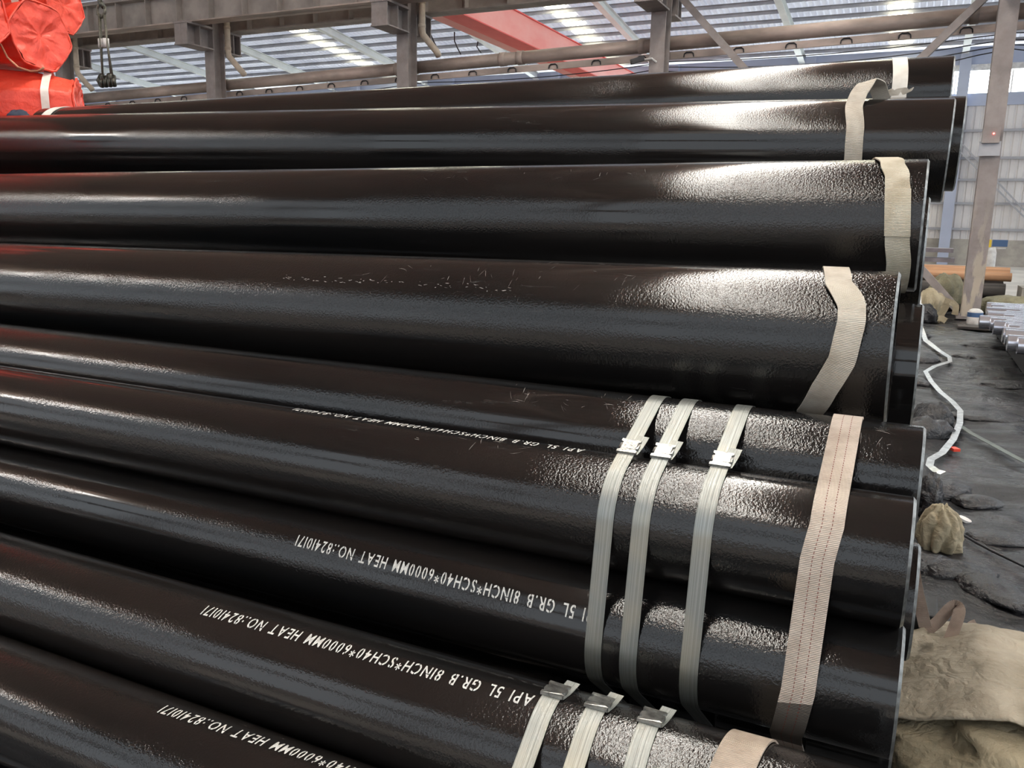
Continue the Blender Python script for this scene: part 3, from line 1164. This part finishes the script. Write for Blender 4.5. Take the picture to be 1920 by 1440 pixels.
e = empty('webbing_sling', (0, 0, 0), 0, 'cream webbing sling with red stitch lines round the second strapped bundle', 'sling')
tight_band(CB, lambda t: -.087 - .034 * (max(0, min(1, (t - .15) / .24)) if t < .5 else max(0, 1 - (t - .5) / .45)), .0262, M_WEBS, 'webbing', e, .0012, .0032, 4)
e = empty('webbing_sling', (0, 0, 0), 0, 'tan webbing sling round the nearest bundle, cut off by the frame', 'sling')
tight_band(CA, lambda t: -.158 - .02 * math.sin(2 * PI * t), .0300, M_WEBA, 'webbing', e, .0012, .0034, 4)


def loop_sling(c, r, keys, hw, mat, label, name='webbing', thick=.0032, sharp=False):
    """Sling round one pipe; keys: (angle deg, x, lift off the pipe, twist)."""
    keys = sorted(keys)
    def val(a, j):
        ks = keys + [(keys[0][0] + 360,) + tuple(keys[0][1:])]
        if a < ks[0][0]:
            a += 360
        for p, q in zip(ks, ks[1:]):
            if p[0] <= a <= q[0]:
                t = (a - p[0]) / (q[0] - p[0])
                t = t if sharp else t * t * (3 - 2 * t)
                return p[j] + (q[j] - p[j]) * t
        return ks[-1][j]
    pts = []
    nn = 110
    for i in range(nn):
        a = i * 360 / nn
        ang = math.radians(a)
        rr = r + .0012 + val(a, 2)
        pts.append((Vector((val(a, 1), c[0] + rr * math.cos(ang), c[1] + rr * math.sin(ang))), val(a, 3)))
    st = []
    for i, (p, tw) in enumerate(pts):
        t = (pts[(i + 1) % nn][0] - pts[i - 1][0]).normalized()
        s = Vector((1, 0, 0))
        s = (s - t * s.dot(t)).normalized()
        n = s.cross(t)
        rad = Vector((0, p.y - c[0], p.z - c[1]))
        if n.dot(rad) < 0:
            n = -n
        if tw:
            q = Quaternion(t, math.radians(tw))
            s, n = q @ s, q @ n
        st.append((p, s, n, hw))
    e = empty('webbing_sling', (0, 0, 0), 0, label, 'sling', 'slings round the large pipes')
    ribbon(name, st, mat, e, thick, True, 3, True)
    return e


loop_sling(C1, R12, [(60, -.165, .0, 0), (100, -.15, .0, 0), (125, -.138, .002, 0), (146, -.106, .016, 8), (158, -.102, .022, 0), (182, -.112, .016, -8), (205, -.142, .008, 0), (236, -.172, .001, 0), (300, -.18, .0, 0)],
           .0258, M_WEB, 'cream sling kinked round the scuffed pipe behind the second bundle', sharp=True)
SLD = loop_sling(D1, R12, [(60, -.11, .0, 0), (97, -.092, .0, 0), (120, -.075, .004, 0), (140, -.060, .006, 0), (160, -.052, .003, 0), (187, -.046, .001, 0), (215, -.037, .001, 0), (300, -.05, .0, 0)],
           .0265, M_WEBD, 'cream two-tone sling round the third large pipe from the top')
# doubled, stitched overlap of that sling
st = []
for k in range(16):
    a = math.radians(150 + 38 * k / 15)
    x_ = -.056 + .010 * k / 15
    rr = R12 + .0052
    st.append((Vector((x_, D1[0] + rr * math.cos(a), D1[1] + rr * math.sin(a))), (1, 0, 0), (0, math.cos(a), math.sin(a)), .0280))
ribbon('stitched_overlap', st, M_WEBD, SLD, .004, False, 3)
#
e3 = loop_sling((E1[0], E1[1] + .0055), R12, [(40, -.15, .0, 0), (66, -.155, .01, 0), (84, -.175, .045, 10), (98, -.200, .052, 15), (113, -.222, .022, 0), (128, -.230, .004, 0), (165, -.216, .002, 0), (195, -.214, .001, 0), (225, -.20, .0, 0), (300, -.18, 0, 0)],
                .0262, M_WEB, 'slack cream sling humped over the second large pipe from the top')
st = []
for k in range(16):
    t = k / 15
    p = Vector((-.165 + .085 * t, 3.22 + .14 * t, 2.012 + .03 * t + .022 * abs(math.sin(t * 7)) + .010))
    st.append((p, Vector((.35, .5, .18 + .1 * math.cos(t * 6))), Vector((-.3, -.5, .8)), .020))
ribbon('loose_end', st, M_WEB, e3, .003, False, 2)
loop_sling(F1, R12, [(0, -.12, 0, 0), (92, -.139, .0, 0), (165, -.123, .0, 0), (270, -.12, 0, 0)], .0262, M_WEBW, 'flat white sling upright round the topmost pipe near its window end', thick=.002)
loop_sling((F1[0], F1[1] - .0125), R12, [(0, -4.93, 0, 0), (92, -4.93, .0, 0), (165, -4.95, .002, 0), (270, -4.93, 0, 0)], .04, M_WEBW, 'white sling round the topmost pipe beside the red bundles', thick=.003)

# ------------------------------------------------------------------ red tarpaulin bundles beyond the pipe ends
def hexr(a, flat=.25):
    """Radius factor of a rounded hexagon."""
    q = (a % (PI / 3)) - PI / 6
    return (math.cos(PI / 6) / math.cos(q)) * (1 - flat) + flat * .95


def wrapped(name_, loc, rz, R, L, label, group, seed, turn=0., taper=0.0, pitch_=0.0):
    e = empty(name_, loc, rz, label, 'bundle', group)
    e.rotation_euler = (0, pitch_, rz)
    nA, nL = 60, 34
    off = Vector((seed * 3.7, seed * 1.9, seed * 5.1))

    def pt(x, a, f):
        rr = R * hexr(a + turn) * f
        p = Vector((x, rr * math.cos(a), rr * math.sin(a)))
        q = Vector((x * 2.2, p.y * 5, p.z * 5)) + off
        w = noise.fractal(q, 1.0, 2.0, 4) * .018 + abs(noise.noise(q * 1.7)) * .02
        return p + Vector((w * .6 if x > -.05 else 0, math.cos(a) * w, math.sin(a) * w))
    mb = MB()
    vs = []
    xs_ = [0, -.012, -.03] + [-.03 - (L - .06) * (i / nL) for i in range(1, nL)] + [-L + .03, -L]
    for x in xs_:
        d_ = min(1, (-x) / .25) if taper else 1
        f = 1.03 if x == -.012 else 1.0
        f *= 1 - taper * (1 - d_)
        vs += [pt(x, 2 * PI * k / nA, f) for k in range(nA)]
    fs = []
    for i in range(len(xs_) - 1):
        for k in range(nA):
            fs.append((i * nA + k, i * nA + (k + 1) % nA, (i + 1) * nA + (k + 1) % nA, (i + 1) * nA + k))
    q = (len(xs_) - 1) * nA
    fs.append(tuple(range(q, q + nA)))
    mb.add(vs, fs)
    mb.build('wrapping', M_RED, e, True)
    # gathered end cover
    mb = MB()
    vs = []
    fr = [1.0, .93, .84, .7, .55, .4, .25, .1]
    for i, f in enumerate(fr):
        for k in range(nA):
            a = 2 * PI * k / nA
            rr = R * hexr(a + turn) * f * (1 - taper)
            p = Vector((0, rr * math.cos(a), rr * math.sin(a)))
            qv = Vector((2.0, p.y * 7 + p.z * 4, p.z * 14)) + off
            bulge = -.012 * (1 - f) + noise.fractal(qv, 1, 2, 4) * .034 * (1 - f * .6) + abs(noise.noise(Vector((a * 4, f * 1.5, seed)))) * .036 * f
            vs.append(Vector((.006 + bulge, p.y, p.z)))
    for i in range(len(fr) - 1):
        for k in range(nA):
            fs_ = (i * nA + k, i * nA + (k + 1) % nA, (i + 1) * nA + (k + 1) % nA, (i + 1) * nA + k)
            mb.f.append(fs_)
    q = (len(fr) - 1) * nA
    mb.f.append(tuple(range(q, q + nA)))
    mb.v += [tuple(v) for v in vs]
    mb.uv += [(0, 0)] * len(vs)
    mb.build('end_cover', M_RED, e, True)
    # edge fold of the tarpaulin round the end
    mb = MB()
    ring = []
    for k in range(nA + 1):
        a = 2 * PI * k / nA
        rr = R * hexr(a + turn) * 1.035 * (1 - taper) + .008 * noise.noise(Vector((a * 3, seed, 1)))
        ring.append((.012 + .008 * noise.noise(Vector((a * 5, seed, 4))), rr * math.cos(a), rr * math.sin(a)))
    mb.tube(ring, .009, 6, False)
    mb.build('edge_fold', M_RED, e, True)
    return e


def bundle_strap(e, R, x, hw, label, turn=0., mat=None, taper=0.0):
    d_ = min(1, -x / .25)
    st = []
    for k in range(90):
        a = 2 * PI * k / 90
        rr = R * hexr(a + turn) * (1 - taper * (1 - d_)) + .028
        st.append((Vector((x, rr * math.cos(a), rr * math.sin(a))), (1, 0, 0), (0, math.cos(a), math.sin(a)), hw))
    t = empty('bundle_strap', e.location, 0, label, 'strap', 'straps on the red bundles')
    t.rotation_euler = e.rotation_euler
    ribbon('webbing', st, mat or M_WEBW, t, .003, True, 2)


GR = 'red tarpaulin wrapped bundles'
wrapped('wrapped_bundle', (-6.62, 4.85, 2.975), 0, .275, 5, 'red wrapped bundle with hexagonal end facing out, above the strapped one', GR, 1, .15)
low = wrapped('wrapped_bundle', (-6.56, 5.10, 2.43), math.radians(43), .275, 1.7, 'red wrapped bundle with white strap near its end, behind the topmost pipe', GR, 2, .4, .12)
bundle_strap(low, .275, -.19, .030, 'white strap round the lower red bundle above the topmost pipe', .4, None, .12)
top = wrapped('wrapped_bundle', (-7.80, 6.0, 3.56), math.radians(14), .285, 1.8, 'red wrapped bundle highest in the pile, its white strap at the frame top', GR, 3, .2, .06)
bundle_strap(top, .285, -.30, .040, 'white strap round the highest red bundle', .2, None, .06)
wrapped('wrapped_bundle', (-6.55, 4.28, 3.02), 0, .265, 5, 'red wrapped bundle cut by the frame edge beside the hexagonal end', GR, 4, .3)
wrapped('wrapped_bundle', (-6.72, 4.57, 3.58), 0, .270, 5, 'red wrapped bundle over the hexagonal end, mostly out of frame', GR, 5, .1)
lo2 = wrapped('wrapped_bundle', (-5.70, 4.14, 1.925), math.radians(10), .25, .85, 'red wrapped bundle at the topmost pipe end, low at the frame edge', GR, 6, .5, .05)
bundle_strap(lo2, .25, -.22, .03, 'white strap on the low red bundle at the frame edge', .5, None, .05)
n_ = 0
for y, z in ((4.05, .27), (4.62, .27), (5.19, .27), (4.05, .82), (4.62, .82), (5.19, .82), (4.05, 1.37), (4.62, 1.37), (5.19, 1.37), (4.66, 1.87), (5.24, 1.87)):
    wrapped('wrapped_bundle', (-7.3 - .12 * (n_ % 3), y, z), 0, .260, 4.5, 'red wrapped bundle buried in the pile', 'red bundles buried in the pile', 10 + n_)
    n_ += 1
for y in (3.3, 2.7, 2.1, 1.5, .9):
    for z in (.27, .83, 1.39, 1.95, 2.51, 3.07, 3.63)[:7 if y > 1.6 else 5]:
        wrapped('wrapped_bundle', (-6.55 - .1 * (n_ % 4), y, z), 0, .260, 4.5, 'red wrapped bundle buried in the pile', 'red bundles buried in the pile', 10 + n_)
        n_ += 1
# cords and a dark cloth at the pile
pts = [at_y(a, b, 4.55) for a, b in ((-20, 60), (2, 84), (14, 108), (34, 126), (58, 134), (72, 133), (82, 127))]
mb = MB(); mb.tube(pts, .008, 6)
tag(mb.build('cord', M_CORD, None, True), 'tan cord sagging below the hexagonal red bundle', 'cord')


def crumple(name, c, size, mat, seed, label=None, cat=None, group=None, parent=None, amp=.28, freq=2.2, flat=.0, rz=0., n=4, ridge=1.0, pleat=0.0):
    """A crumpled heap of sheet: a ridged, flattened closed surface standing on its base."""
    bm = bmesh.new()
    bmesh.ops.create_icosphere(bm, subdivisions=n, radius=1)
    off = Vector((seed * 2.3, seed * 7.1, seed * 4.7))
    for v in bm.verts:
        p = v.co.copy()
        q = p * freq + off
        r1 = 1 - abs(noise.noise(q)) * 2
        r2 = 1 - abs(noise.noise(q * 2.3 + off)) * 2
        r3 = noise.noise(q * .8)
        f = 1 + amp * (ridge * (.55 * r1 + .3 * r2) + .5 * r3)
        if pleat:
            ph = math.atan2(p.y, p.x) + .5 * noise.noise(q * .7)
            f += pleat * (abs(math.sin(ph * 4.5 + seed)) - .5) * (1 - .5 * abs(p.z)) + .10 * p.z
        p = p * f
        if p.z < -flat:
            p.z = -flat + (p.z + flat) * .12
        v.co = Vector((p.x * size[0] / 2, p.y * size[1] / 2, p.z * size[2]))
    zmin = min(v.co.z for v in bm.verts)
    for v in bm.verts:
        v.co.z -= zmin
    me = bpy.data.meshes.new(name)
    bm.to_mesh(me)
    bm.free()
    o = link(name, me, mat, parent, True)
    o.location = c
    o.rotation_euler = (0, 0, rz)
    return tag(o, label, cat, group)


p = at_y(40, 217, 3.9)
crumple('navy_cloth', p + Vector((-.02, 0, -.075)), (.10, .16, .07), M_NAVY, 3, 'navy cloth scrap on the low red bundle by the topmost pipe', 'cloth', flat=.4)

# ------------------------------------------------------------------ sacks and webbing beside the bundle ends
sk = empty('sack', (.62, 2.74, -.03), 0, 'large dirty cream woven sack lying on the floor by the pipe ends', 'sack')
crumple('body', (0, 0, 0), (1.04, .82, .145), M_SACK2, 11, parent=sk, amp=.24, freq=2.6, flat=.25, n=5)
mb = MB()
nx_, ny_ = 60, 46
vs = []
for j in range(ny_):
    for i in range(nx_):
        u, v = i / (nx_ - 1), j / (ny_ - 1)
        x = -.56 + 1.22 * u
        y = -.20 + .20 * abs(u - .45) - .10 * (u > .6) * (u - .6) + (.78 - .1 * u) * v
        q = Vector((x * 3.2, y * 3.2, 4.4))
        w = noise.fractal(q, 1, 2.1, 5)
        edge = min(1, v * 7)
        top_ = .245 * (1 - .45 * abs(x) ** 2 - 1.1 * max(0, y - .08) ** 2) - .10 * max(0, -.30 - x) * 3
        z = top_ + .030 * w + .035 * (1 - abs(noise.noise(q * 1.3))) - .012 * (1 - edge)
        vs.append((x, y, z))
fs = [(j * nx_ + i, j * nx_ + i + 1, (j + 1) * nx_ + i + 1, (j + 1) * nx_ + i) for j in range(ny_ - 1) for i in range(nx_ - 1)]
mb.add(vs, fs)
fl = mb.build('flap', M_SACK, sk, True)
so = fl.modifiers.new('thickness', 'SOLIDIFY'); so.thickness = .006
crumple('cloth_bag', at_z(1758, 1030, -.02), (.18, .17, .14), M_SACK2, 21, 'small crumpled cream cloth bag on the floor, beside the ridge pipe end', 'bag', amp=.22, freq=1.3, flat=.3, n=5, pleat=.40)
crumple('cloth_bag', at_z(1738, 965, -.01), (.12, .14, .15), M_SCRAP, 22, 'dark glossy plastic scrap standing against the small cloth bag', 'scrap', amp=.5, flat=.2)
p = at_z(1727, 1243, 0)
mb = MB(); mb.box((0, 0, .085), (.105, .20, .17)); 
blk = mb.build('rubber_block', M_BLACK); blk.location = p + Vector((-.01, .15, 0))
bv = blk.modifiers.new('edge', 'BEVEL'); bv.width = .008; bv.segments = 2
tag(blk, 'black rubber block on the floor behind the large cream sack', 'block')
wb = empty('webbing_belt', (0, 0, 0), 0, 'brown webbing belt lying in loops over the black rubber block', 'belt')


def px_ribbon(name, pts, hw, mat, parent, thick=.003, sub=5):
    """Band through 3-D points, face turned roughly to the hall's open side."""
    P = [Vector(q) for q in pts]
    out = []
    n = len(P)
    for i in range(n - 1):
        p0, p1, p2, p3 = P[max(i - 1, 0)], P[i], P[i + 1], P[min(i + 2, n - 1)]
        for k in range(sub):
            t = k / sub
            out.append(.5 * ((2 * p1) + (-p0 + p2) * t + (2 * p0 - 5 * p1 + 4 * p2 - p3) * t * t + (-p0 + 3 * p1 - 3 * p2 + p3) * t ** 3))
    out.append(P[-1])
    st = []
    for i, p in enumerate(out):
        t = (out[min(i + 1, len(out) - 1)] - out[max(i - 1, 0)]).normalized()
        f = Vector((-.15, -1, .35)).normalized()
        s = t.cross(f).normalized()
        st.append((p, s, s.cross(t) * (1 if s.cross(t).dot(f) > 0 else -1), hw))
    return ribbon(name, st, mat, parent, thick, False, 2)


px_ribbon('webbing', [at_y(a, b, y) for a, b, y in ((1712, 1062, 3.16), (1718, 1100, 3.15), (1727, 1140, 3.14), (1735, 1176, 3.13))], .021, M_WEBB, wb)
px_ribbon('webbing', [at_y(a, b, y) for a, b, y in ((1738, 1182, 3.22), (1758, 1166, 3.24), (1778, 1144, 3.26), (1792, 1135, 3.27), (1799, 1146, 3.24), (1790, 1176, 3.2), (1778, 1206, 3.16), (1764, 1240, 3.1))], .020, M_WEBB, wb)
px_ribbon('webbing', [at_y(a, b, y) for a, b, y in ((1832, 1172, 3.36), (1822, 1178, 3.34), (1812, 1202, 3.28), (1800, 1240, 3.2))], .022, M_WEBB, wb)

# ------------------------------------------------------------------ bands and litter on the floor
bp = [(1722, 548), (1724, 585), (1725, 612), (1735, 640), (1760, 660), (1780, 673), (1781, 681), (1752, 690), (1735, 700), (1745, 718), (1762, 738), (1785, 757), (1800, 774), (1799, 798), (1787, 828), (1766, 854), (1745, 866), (1742, 878), (1754, 888), (1772, 894)]
P3 = []
for i, (a, b) in enumerate(bp):
    q = at_z(a, b, .012 if i > 1 else .012)
    if i < 3:
        q = at_y(a, b, 14.6 - .1 * i)
    P3.append(q)
out = []
for i, q in enumerate(P3):
    t = (P3[min(i + 1, len(P3) - 1)] - P3[max(i - 1, 0)])
    f = Vector((0, -.45, .9)).normalized() if i > 3 else Vector((0, -1, .2)).normalized()
    s = t.cross(f).normalized()
    out.append((q + Vector((0, 0, .02)), s, f, .024 if i > 4 else .03))
fine = []
for i in range(len(out) - 1):
    for k in range(4):
        t = k / 4
        fine.append((out[i][0].lerp(out[i + 1][0], t), out[i][1].lerp(out[i + 1][1], t), out[i][2], out[i][3]))
b_ = ribbon('floor_band', fine, M_BAND, None, .002, False, 1)
tag(b_, 'bright loose strapping band snaking over the dark floor by the pipe ends', 'band')
P3 = [at_z(a, b, .02) for a, b in ((1796, 795), (1820, 812), (1850, 828), (1890, 850), (1940, 876))]
b_ = ribbon('floor_band', [(q, (.35, .9, 0), (0, 0, 1), .035) for q in P3], M_GREEN, None, .003, False, 1)
tag(b_, 'flat green-grey band on the floor, crossing the bright loose band', 'band')
P3 = [at_z(a, b, .012) for a, b in ((1806, 1003), (1830, 1017), (1862, 1034), (1900, 1052), (1950, 1076))]
mb = MB(); mb.tube(P3, .007, 6)
tag(mb.build('floor_cable', M_CABLE, None, True), 'thin dark cable on the floor past the small cloth bag', 'cable')
SCR = ['black scrap farthest along the pipe ends, next to the bright band top',
       'black scrap by the pipe ends, left of the first bend of the bright band',
       'small black scrap inside the second bend of the bright band',
       'tall crumpled black scrap beside the scuffed pipe end, mid way down the floor',
       'broad black scrap just above the ridge pipe end, under the tall crumpled one',
       'wide flat black scrap on the floor before the bright tubes',
       'thin black scrap between the bright band and the bright tubes',
       'low black scrap between the bright band end and the small cloth bag',
       'flat black scrap just past the small pale lid',
       'small black scrap between the small cloth bag and the webbing belt',
       'black scrap on the floor just above the arch of the webbing belt',
       'black scrap at the frame edge level with the webbing belt',
       'black scrap by the thin dark cable at the frame edge',
       'long black scrap beside the green-grey band',
       'black scrap at the frame edge under the bright tubes',
       '']
k = 0
for (a, b, w, dd, h, rz) in ((1722, 628, .26, .5, .05, .3), (1726, 674, .36, .5, .07, .1), (1718, 718, .22, .3, .05, .7), (1748, 792, .24, .34, .13, .4), (1735, 812, .30, .3, .10, 1.2),
                            (1842, 648, .5, .4, .04, .1), (1806, 668, .2, .3, .03, .5), (1770, 920, .34, .2, .05, .9),
                            (1830, 940, .22, .2, .035, .2), (1745, 1062, .22, .16, .05, .5), (1790, 1070, .3, .2, .04, .3), (1850, 1100, .4, .2, .04, 2.2), (1880, 1010, .3, .22, .03, .4), (1850, 780, .5, .3, .03, .3), (1890, 720, .5, .4, .03, .8)):
    p = at_z(a, b, 0)
    crumple('plastic_scrap', p + Vector((0, 0, -.02)), (w, dd, h), M_SCRAP, 40 + k, None, None, parent=None, amp=.45, freq=1.6, flat=.12, rz=rz, n=3)
    o = bpy.context.scene.objects[-1] if False else COL.objects[-1]
    tag(o, SCR[k], 'scrap', 'black plastic scraps on the floor')
    k += 1
p = at_z(1808, 976, .0)
mb = MB(); mb.tube([(0, 0, 0), (.004, 0, .012)], .035, 12)
o = mb.build('lid', M_WHITE); o.location = p; tag(o, 'small pale round lid lying on the floor near the cloth bag', 'lid')
p = at_z(1789, 845, .0)
mb = MB(); mb.box((0, 0, .012), (.05, .07, .02), Matrix.Rotation(.5, 3, 'Z'))
o = mb.build('red_scrap', M_RED); o.location = p; tag(o, 'tiny red scrap on the floor beside the bright loose band', 'scrap')

# ------------------------------------------------------------------ tube bundle lying beyond, on bearers
TY0, TY1, TZ = 9.6, 14.9, .40
mb = MB(); mb.tube([(0, 0, 0), (6, 0, 0)], .088, 16); tm = mb.mesh('bright_tube'); tm.materials.append(M_TUBE); tm.shade_smooth(); tm.set_sharp_from_angle(angle=math.radians(50))
nt_ = int((TY1 - TY0) / .19)
for k in range(nt_):
    y = TY0 + .1 + k * .19
    x = 1.02 + .14 * math.sin(k * 1.7) + .08 * math.sin(k * .37) + (.2 if k % 5 == 0 else 0)
    o = bpy.data.objects.new('bright_tube', tm); COL.objects.link(o); o.location = (x, y, TZ)
    tag(o, 'bright metal tube in the flat layer lying on dark bearers beyond the floor', 'tube', 'bright tubes in the flat layer')
for x in (1.36, 3.4, 5.6):
    mb = MB(); mb.box((x, (TY0 + TY1) / 2, (TZ - .089) / 2), (.30, TY1 - TY0 + .3, TZ - .089))  # black bearer also stands in for the shaded lower tube ends
    tag(mb.build('shade_black_bearer', M_BLACK), {1.36: 'bearer beam blacked in as shade under the near ends of the bright tubes', 3.4: 'dark bearer beam under the middle of the bright tubes', 5.6: 'dark bearer beam under the far ends of the bright tubes'}[x], 'beam', 'bearers under the tubes')
p = at_z(1826, 609, 0)
pl = empty('canister', p, .1, 'white canister with blue print on the floor by the column foot', 'canister')
mb = MB(); mb.tube([(0, 0, 0), (0, 0, .02), (0, 0, .22), (0, 0, .25), (0, 0, .27)], [.115, .12, .118, .09, .05], 16); mb.build('shell', M_WHITE, pl, True)
mb = MB(); mb.tube([(0, 0, .135), (0, 0, .21)], [.1205, .1195], 16, False); mb.build('print_band', M_BLUE, pl, True)
p = at_z(1826, 612, 0)
mb = MB(); mb.box((p.x + .02, p.y - .35, .02), (.55, .35, .04)); tag(mb.build('board', M_OLD), 'dark flat board on the floor before the white canister', 'board')

# ------------------------------------------------------------------ stock lying behind the columns
GP = 'old pipes lying behind the columns'
mb = MB(); mb.tube([(0, 0, 0), (-9, 0, 0)], 1.0, 18); om = mb.mesh('stock_pipe'); om.shade_smooth()
for k, (xe, y, z, r, mt, lab) in enumerate(((1.62, 18.6, .12, .14, M_OLD, 'weathered dark stock pipe on the floor, front of the pile behind the columns'),
                                     (1.6, 18.9, .13, .15, M_OLD, 'weathered dark stock pipe second on the floor behind the columns'),
                                     (1.55, 19.25, .13, .15, M_OLD, 'weathered dark stock pipe third on the floor behind the columns'),
                                     (1.60, 18.76, .405, .14, M_OLD, 'weathered dark stock pipe resting on the front two of the pile'),
                                     (1.58, 19.08, .42, .15, M_OLD, 'weathered dark stock pipe resting midway in the pile behind the columns'),
                                     (1.6, 19.4, .42, .14, M_OLD, 'weathered dark stock pipe at the back of the pile behind the columns'),
                                     (1.70, 18.95, .66, .085, M_RUST, 'slim orange rusty stock pipe in front of the thicker orange one'),
                                     (1.68, 19.25, .70, .14, M_RUST, 'thick orange rusty stock pipe on top of the pile behind the columns'),
                                     (1.15, 19.52, .665, .12, M_BUFF, 'buff stock pipe behind the thick orange rusty one'))):
    me = om.copy(); me.materials.append(mt)
    o = bpy.data.objects.new('stock_pipe', me); COL.objects.link(o)
    o.location = (xe, y, z); o.scale = (1, r, r)
    tag(o, lab, 'pipe', GP)
for k in range(4):
    mb = MB(); mb.box((-3, 0, 0), (7.6, .7, .10))
    o = mb.build('steel_plate', M_PLATE); o.location = (at_y(1791 - 4 * (k % 2), 470, 24).x - .8, 24, .30 + k * .24)
    for xx in (-5.5, -.6):
        mb = MB(); mb.box((xx, 0, -.12), (.12, .6, .139)); mb.build('spacer', M_WOOD, o)
    tag(o, ['grey steel plate lowest in the spaced stack', 'grey steel plate second from below in the spaced stack', 'grey steel plate third from below in the spaced stack', 'grey steel plate on top of the spaced stack by the far wall'][k], 'plate', 'plates in the spaced stack')
mb = MB(); mb.box((-3, 24, .05), (7, .5, .10)); tag(mb.build('timber_bearer', M_WOOD), 'dark timber bearer under the spaced steel plates', 'timber')
p = at_y(1853, 500, 22)
bn = empty('sack_post', (p.x, 22, 0), 0, 'white wrapped post with a blue and yellow board at its top, behind the orange pipes', 'post')
mb = MB(); mb.tube([(0, 0, 0), (0, 0, .9), (.01, 0, 1.05), (.0, 0, 1.16)], [.14, .13, .12, .10], 12); mb.build('wrapped_post', M_WHITE, bn, True)
mb = MB(); mb.box((-.13, -.02, 1.25), (.26, .03, .17)); mb.build('yellow_panel', M_YEL, bn)
mb = MB(); mb.box((.17, -.02, 1.26), (.30, .03, .15)); mb.build('blue_panel', M_BLUE, bn)
mb = MB(); mb.bar((-.2, 0, 1.15), (.3, 0, 1.15), .03, .03); mb.build('cross_rail', M_WHITE, bn)
p = at_y(1908, 575, 18.2)
mb = MB(); mb.box((p.x + .50, 18.5, .26), (.95, .8, .52)); tag(mb.build('concrete_block', M_PLINTH), 'buff concrete block at the frame edge beyond the bright tubes', 'block')
crumple('plastic_bag', (p.x + .62, 18.60, .515), (.46, .40, .50), M_WHITE, 61, 'white plastic bag slumped on the buff concrete block', 'bag', amp=.4, flat=.3)
crumple('plastic_bag', (p.x + .22, 18.34, .515), (.26, .22, .42), M_PLATE, 62, 'grey plastic bag slumped against the white bag on the block', 'bag', amp=.45, flat=.3)
for (a, b, y, sz, mt, sd, lab) in ((1872, 578, 17.7, (1.0, .7, .22), M_TARP, 71, 'olive tarp heap draped in front of the old pipes, past the lamp column'),
                                   (1784, 562, 17.9, (.55, .5, .36), M_TARP, 72, 'olive tarp lump between the brace and the lamp column'),
                                   (1735, 606, 16.6, (.5, .6, .34), M_SACK2, 73, 'cream crumpled cloth heap near the brace foot'),
                                   (1728, 616, 16.0, (.4, .4, .2), M_SCRAP, 74, 'black crumpled heap before the cream cloth heap')):
    p = at_y(a, b, y)
    crumple('tarp_heap', (p.x + (.25 if sd == 71 else -.12 if sd == 72 else 0), y, max(-.02, p.z - .1) if sd < 73 else -.03), sz, mt, sd, lab, 'tarp', amp=.28, freq=1.4, flat=.25, pleat=.3)
rg = empty('rag_bundle', (0, 0, 0), 0, 'pale ragged strips hanging at the brace foot beside the lamp column', 'rag')
px_ribbon('strip', [at_y(a, b, 16.1) for a, b in ((1780, 560), (1772, 576), (1760, 596), (1754, 603))], .06, M_SACK2, rg)
px_ribbon('strip', [at_y(a, b, 16.05) for a, b in ((1782, 566), (1792, 574), (1790, 590))], .05, M_SACK2, rg)
px_ribbon('strip', [at_y(a, b, 16.0) for a, b in ((1752, 598), (1764, 597), (1774, 602))], .05, M_SACK2, rg)
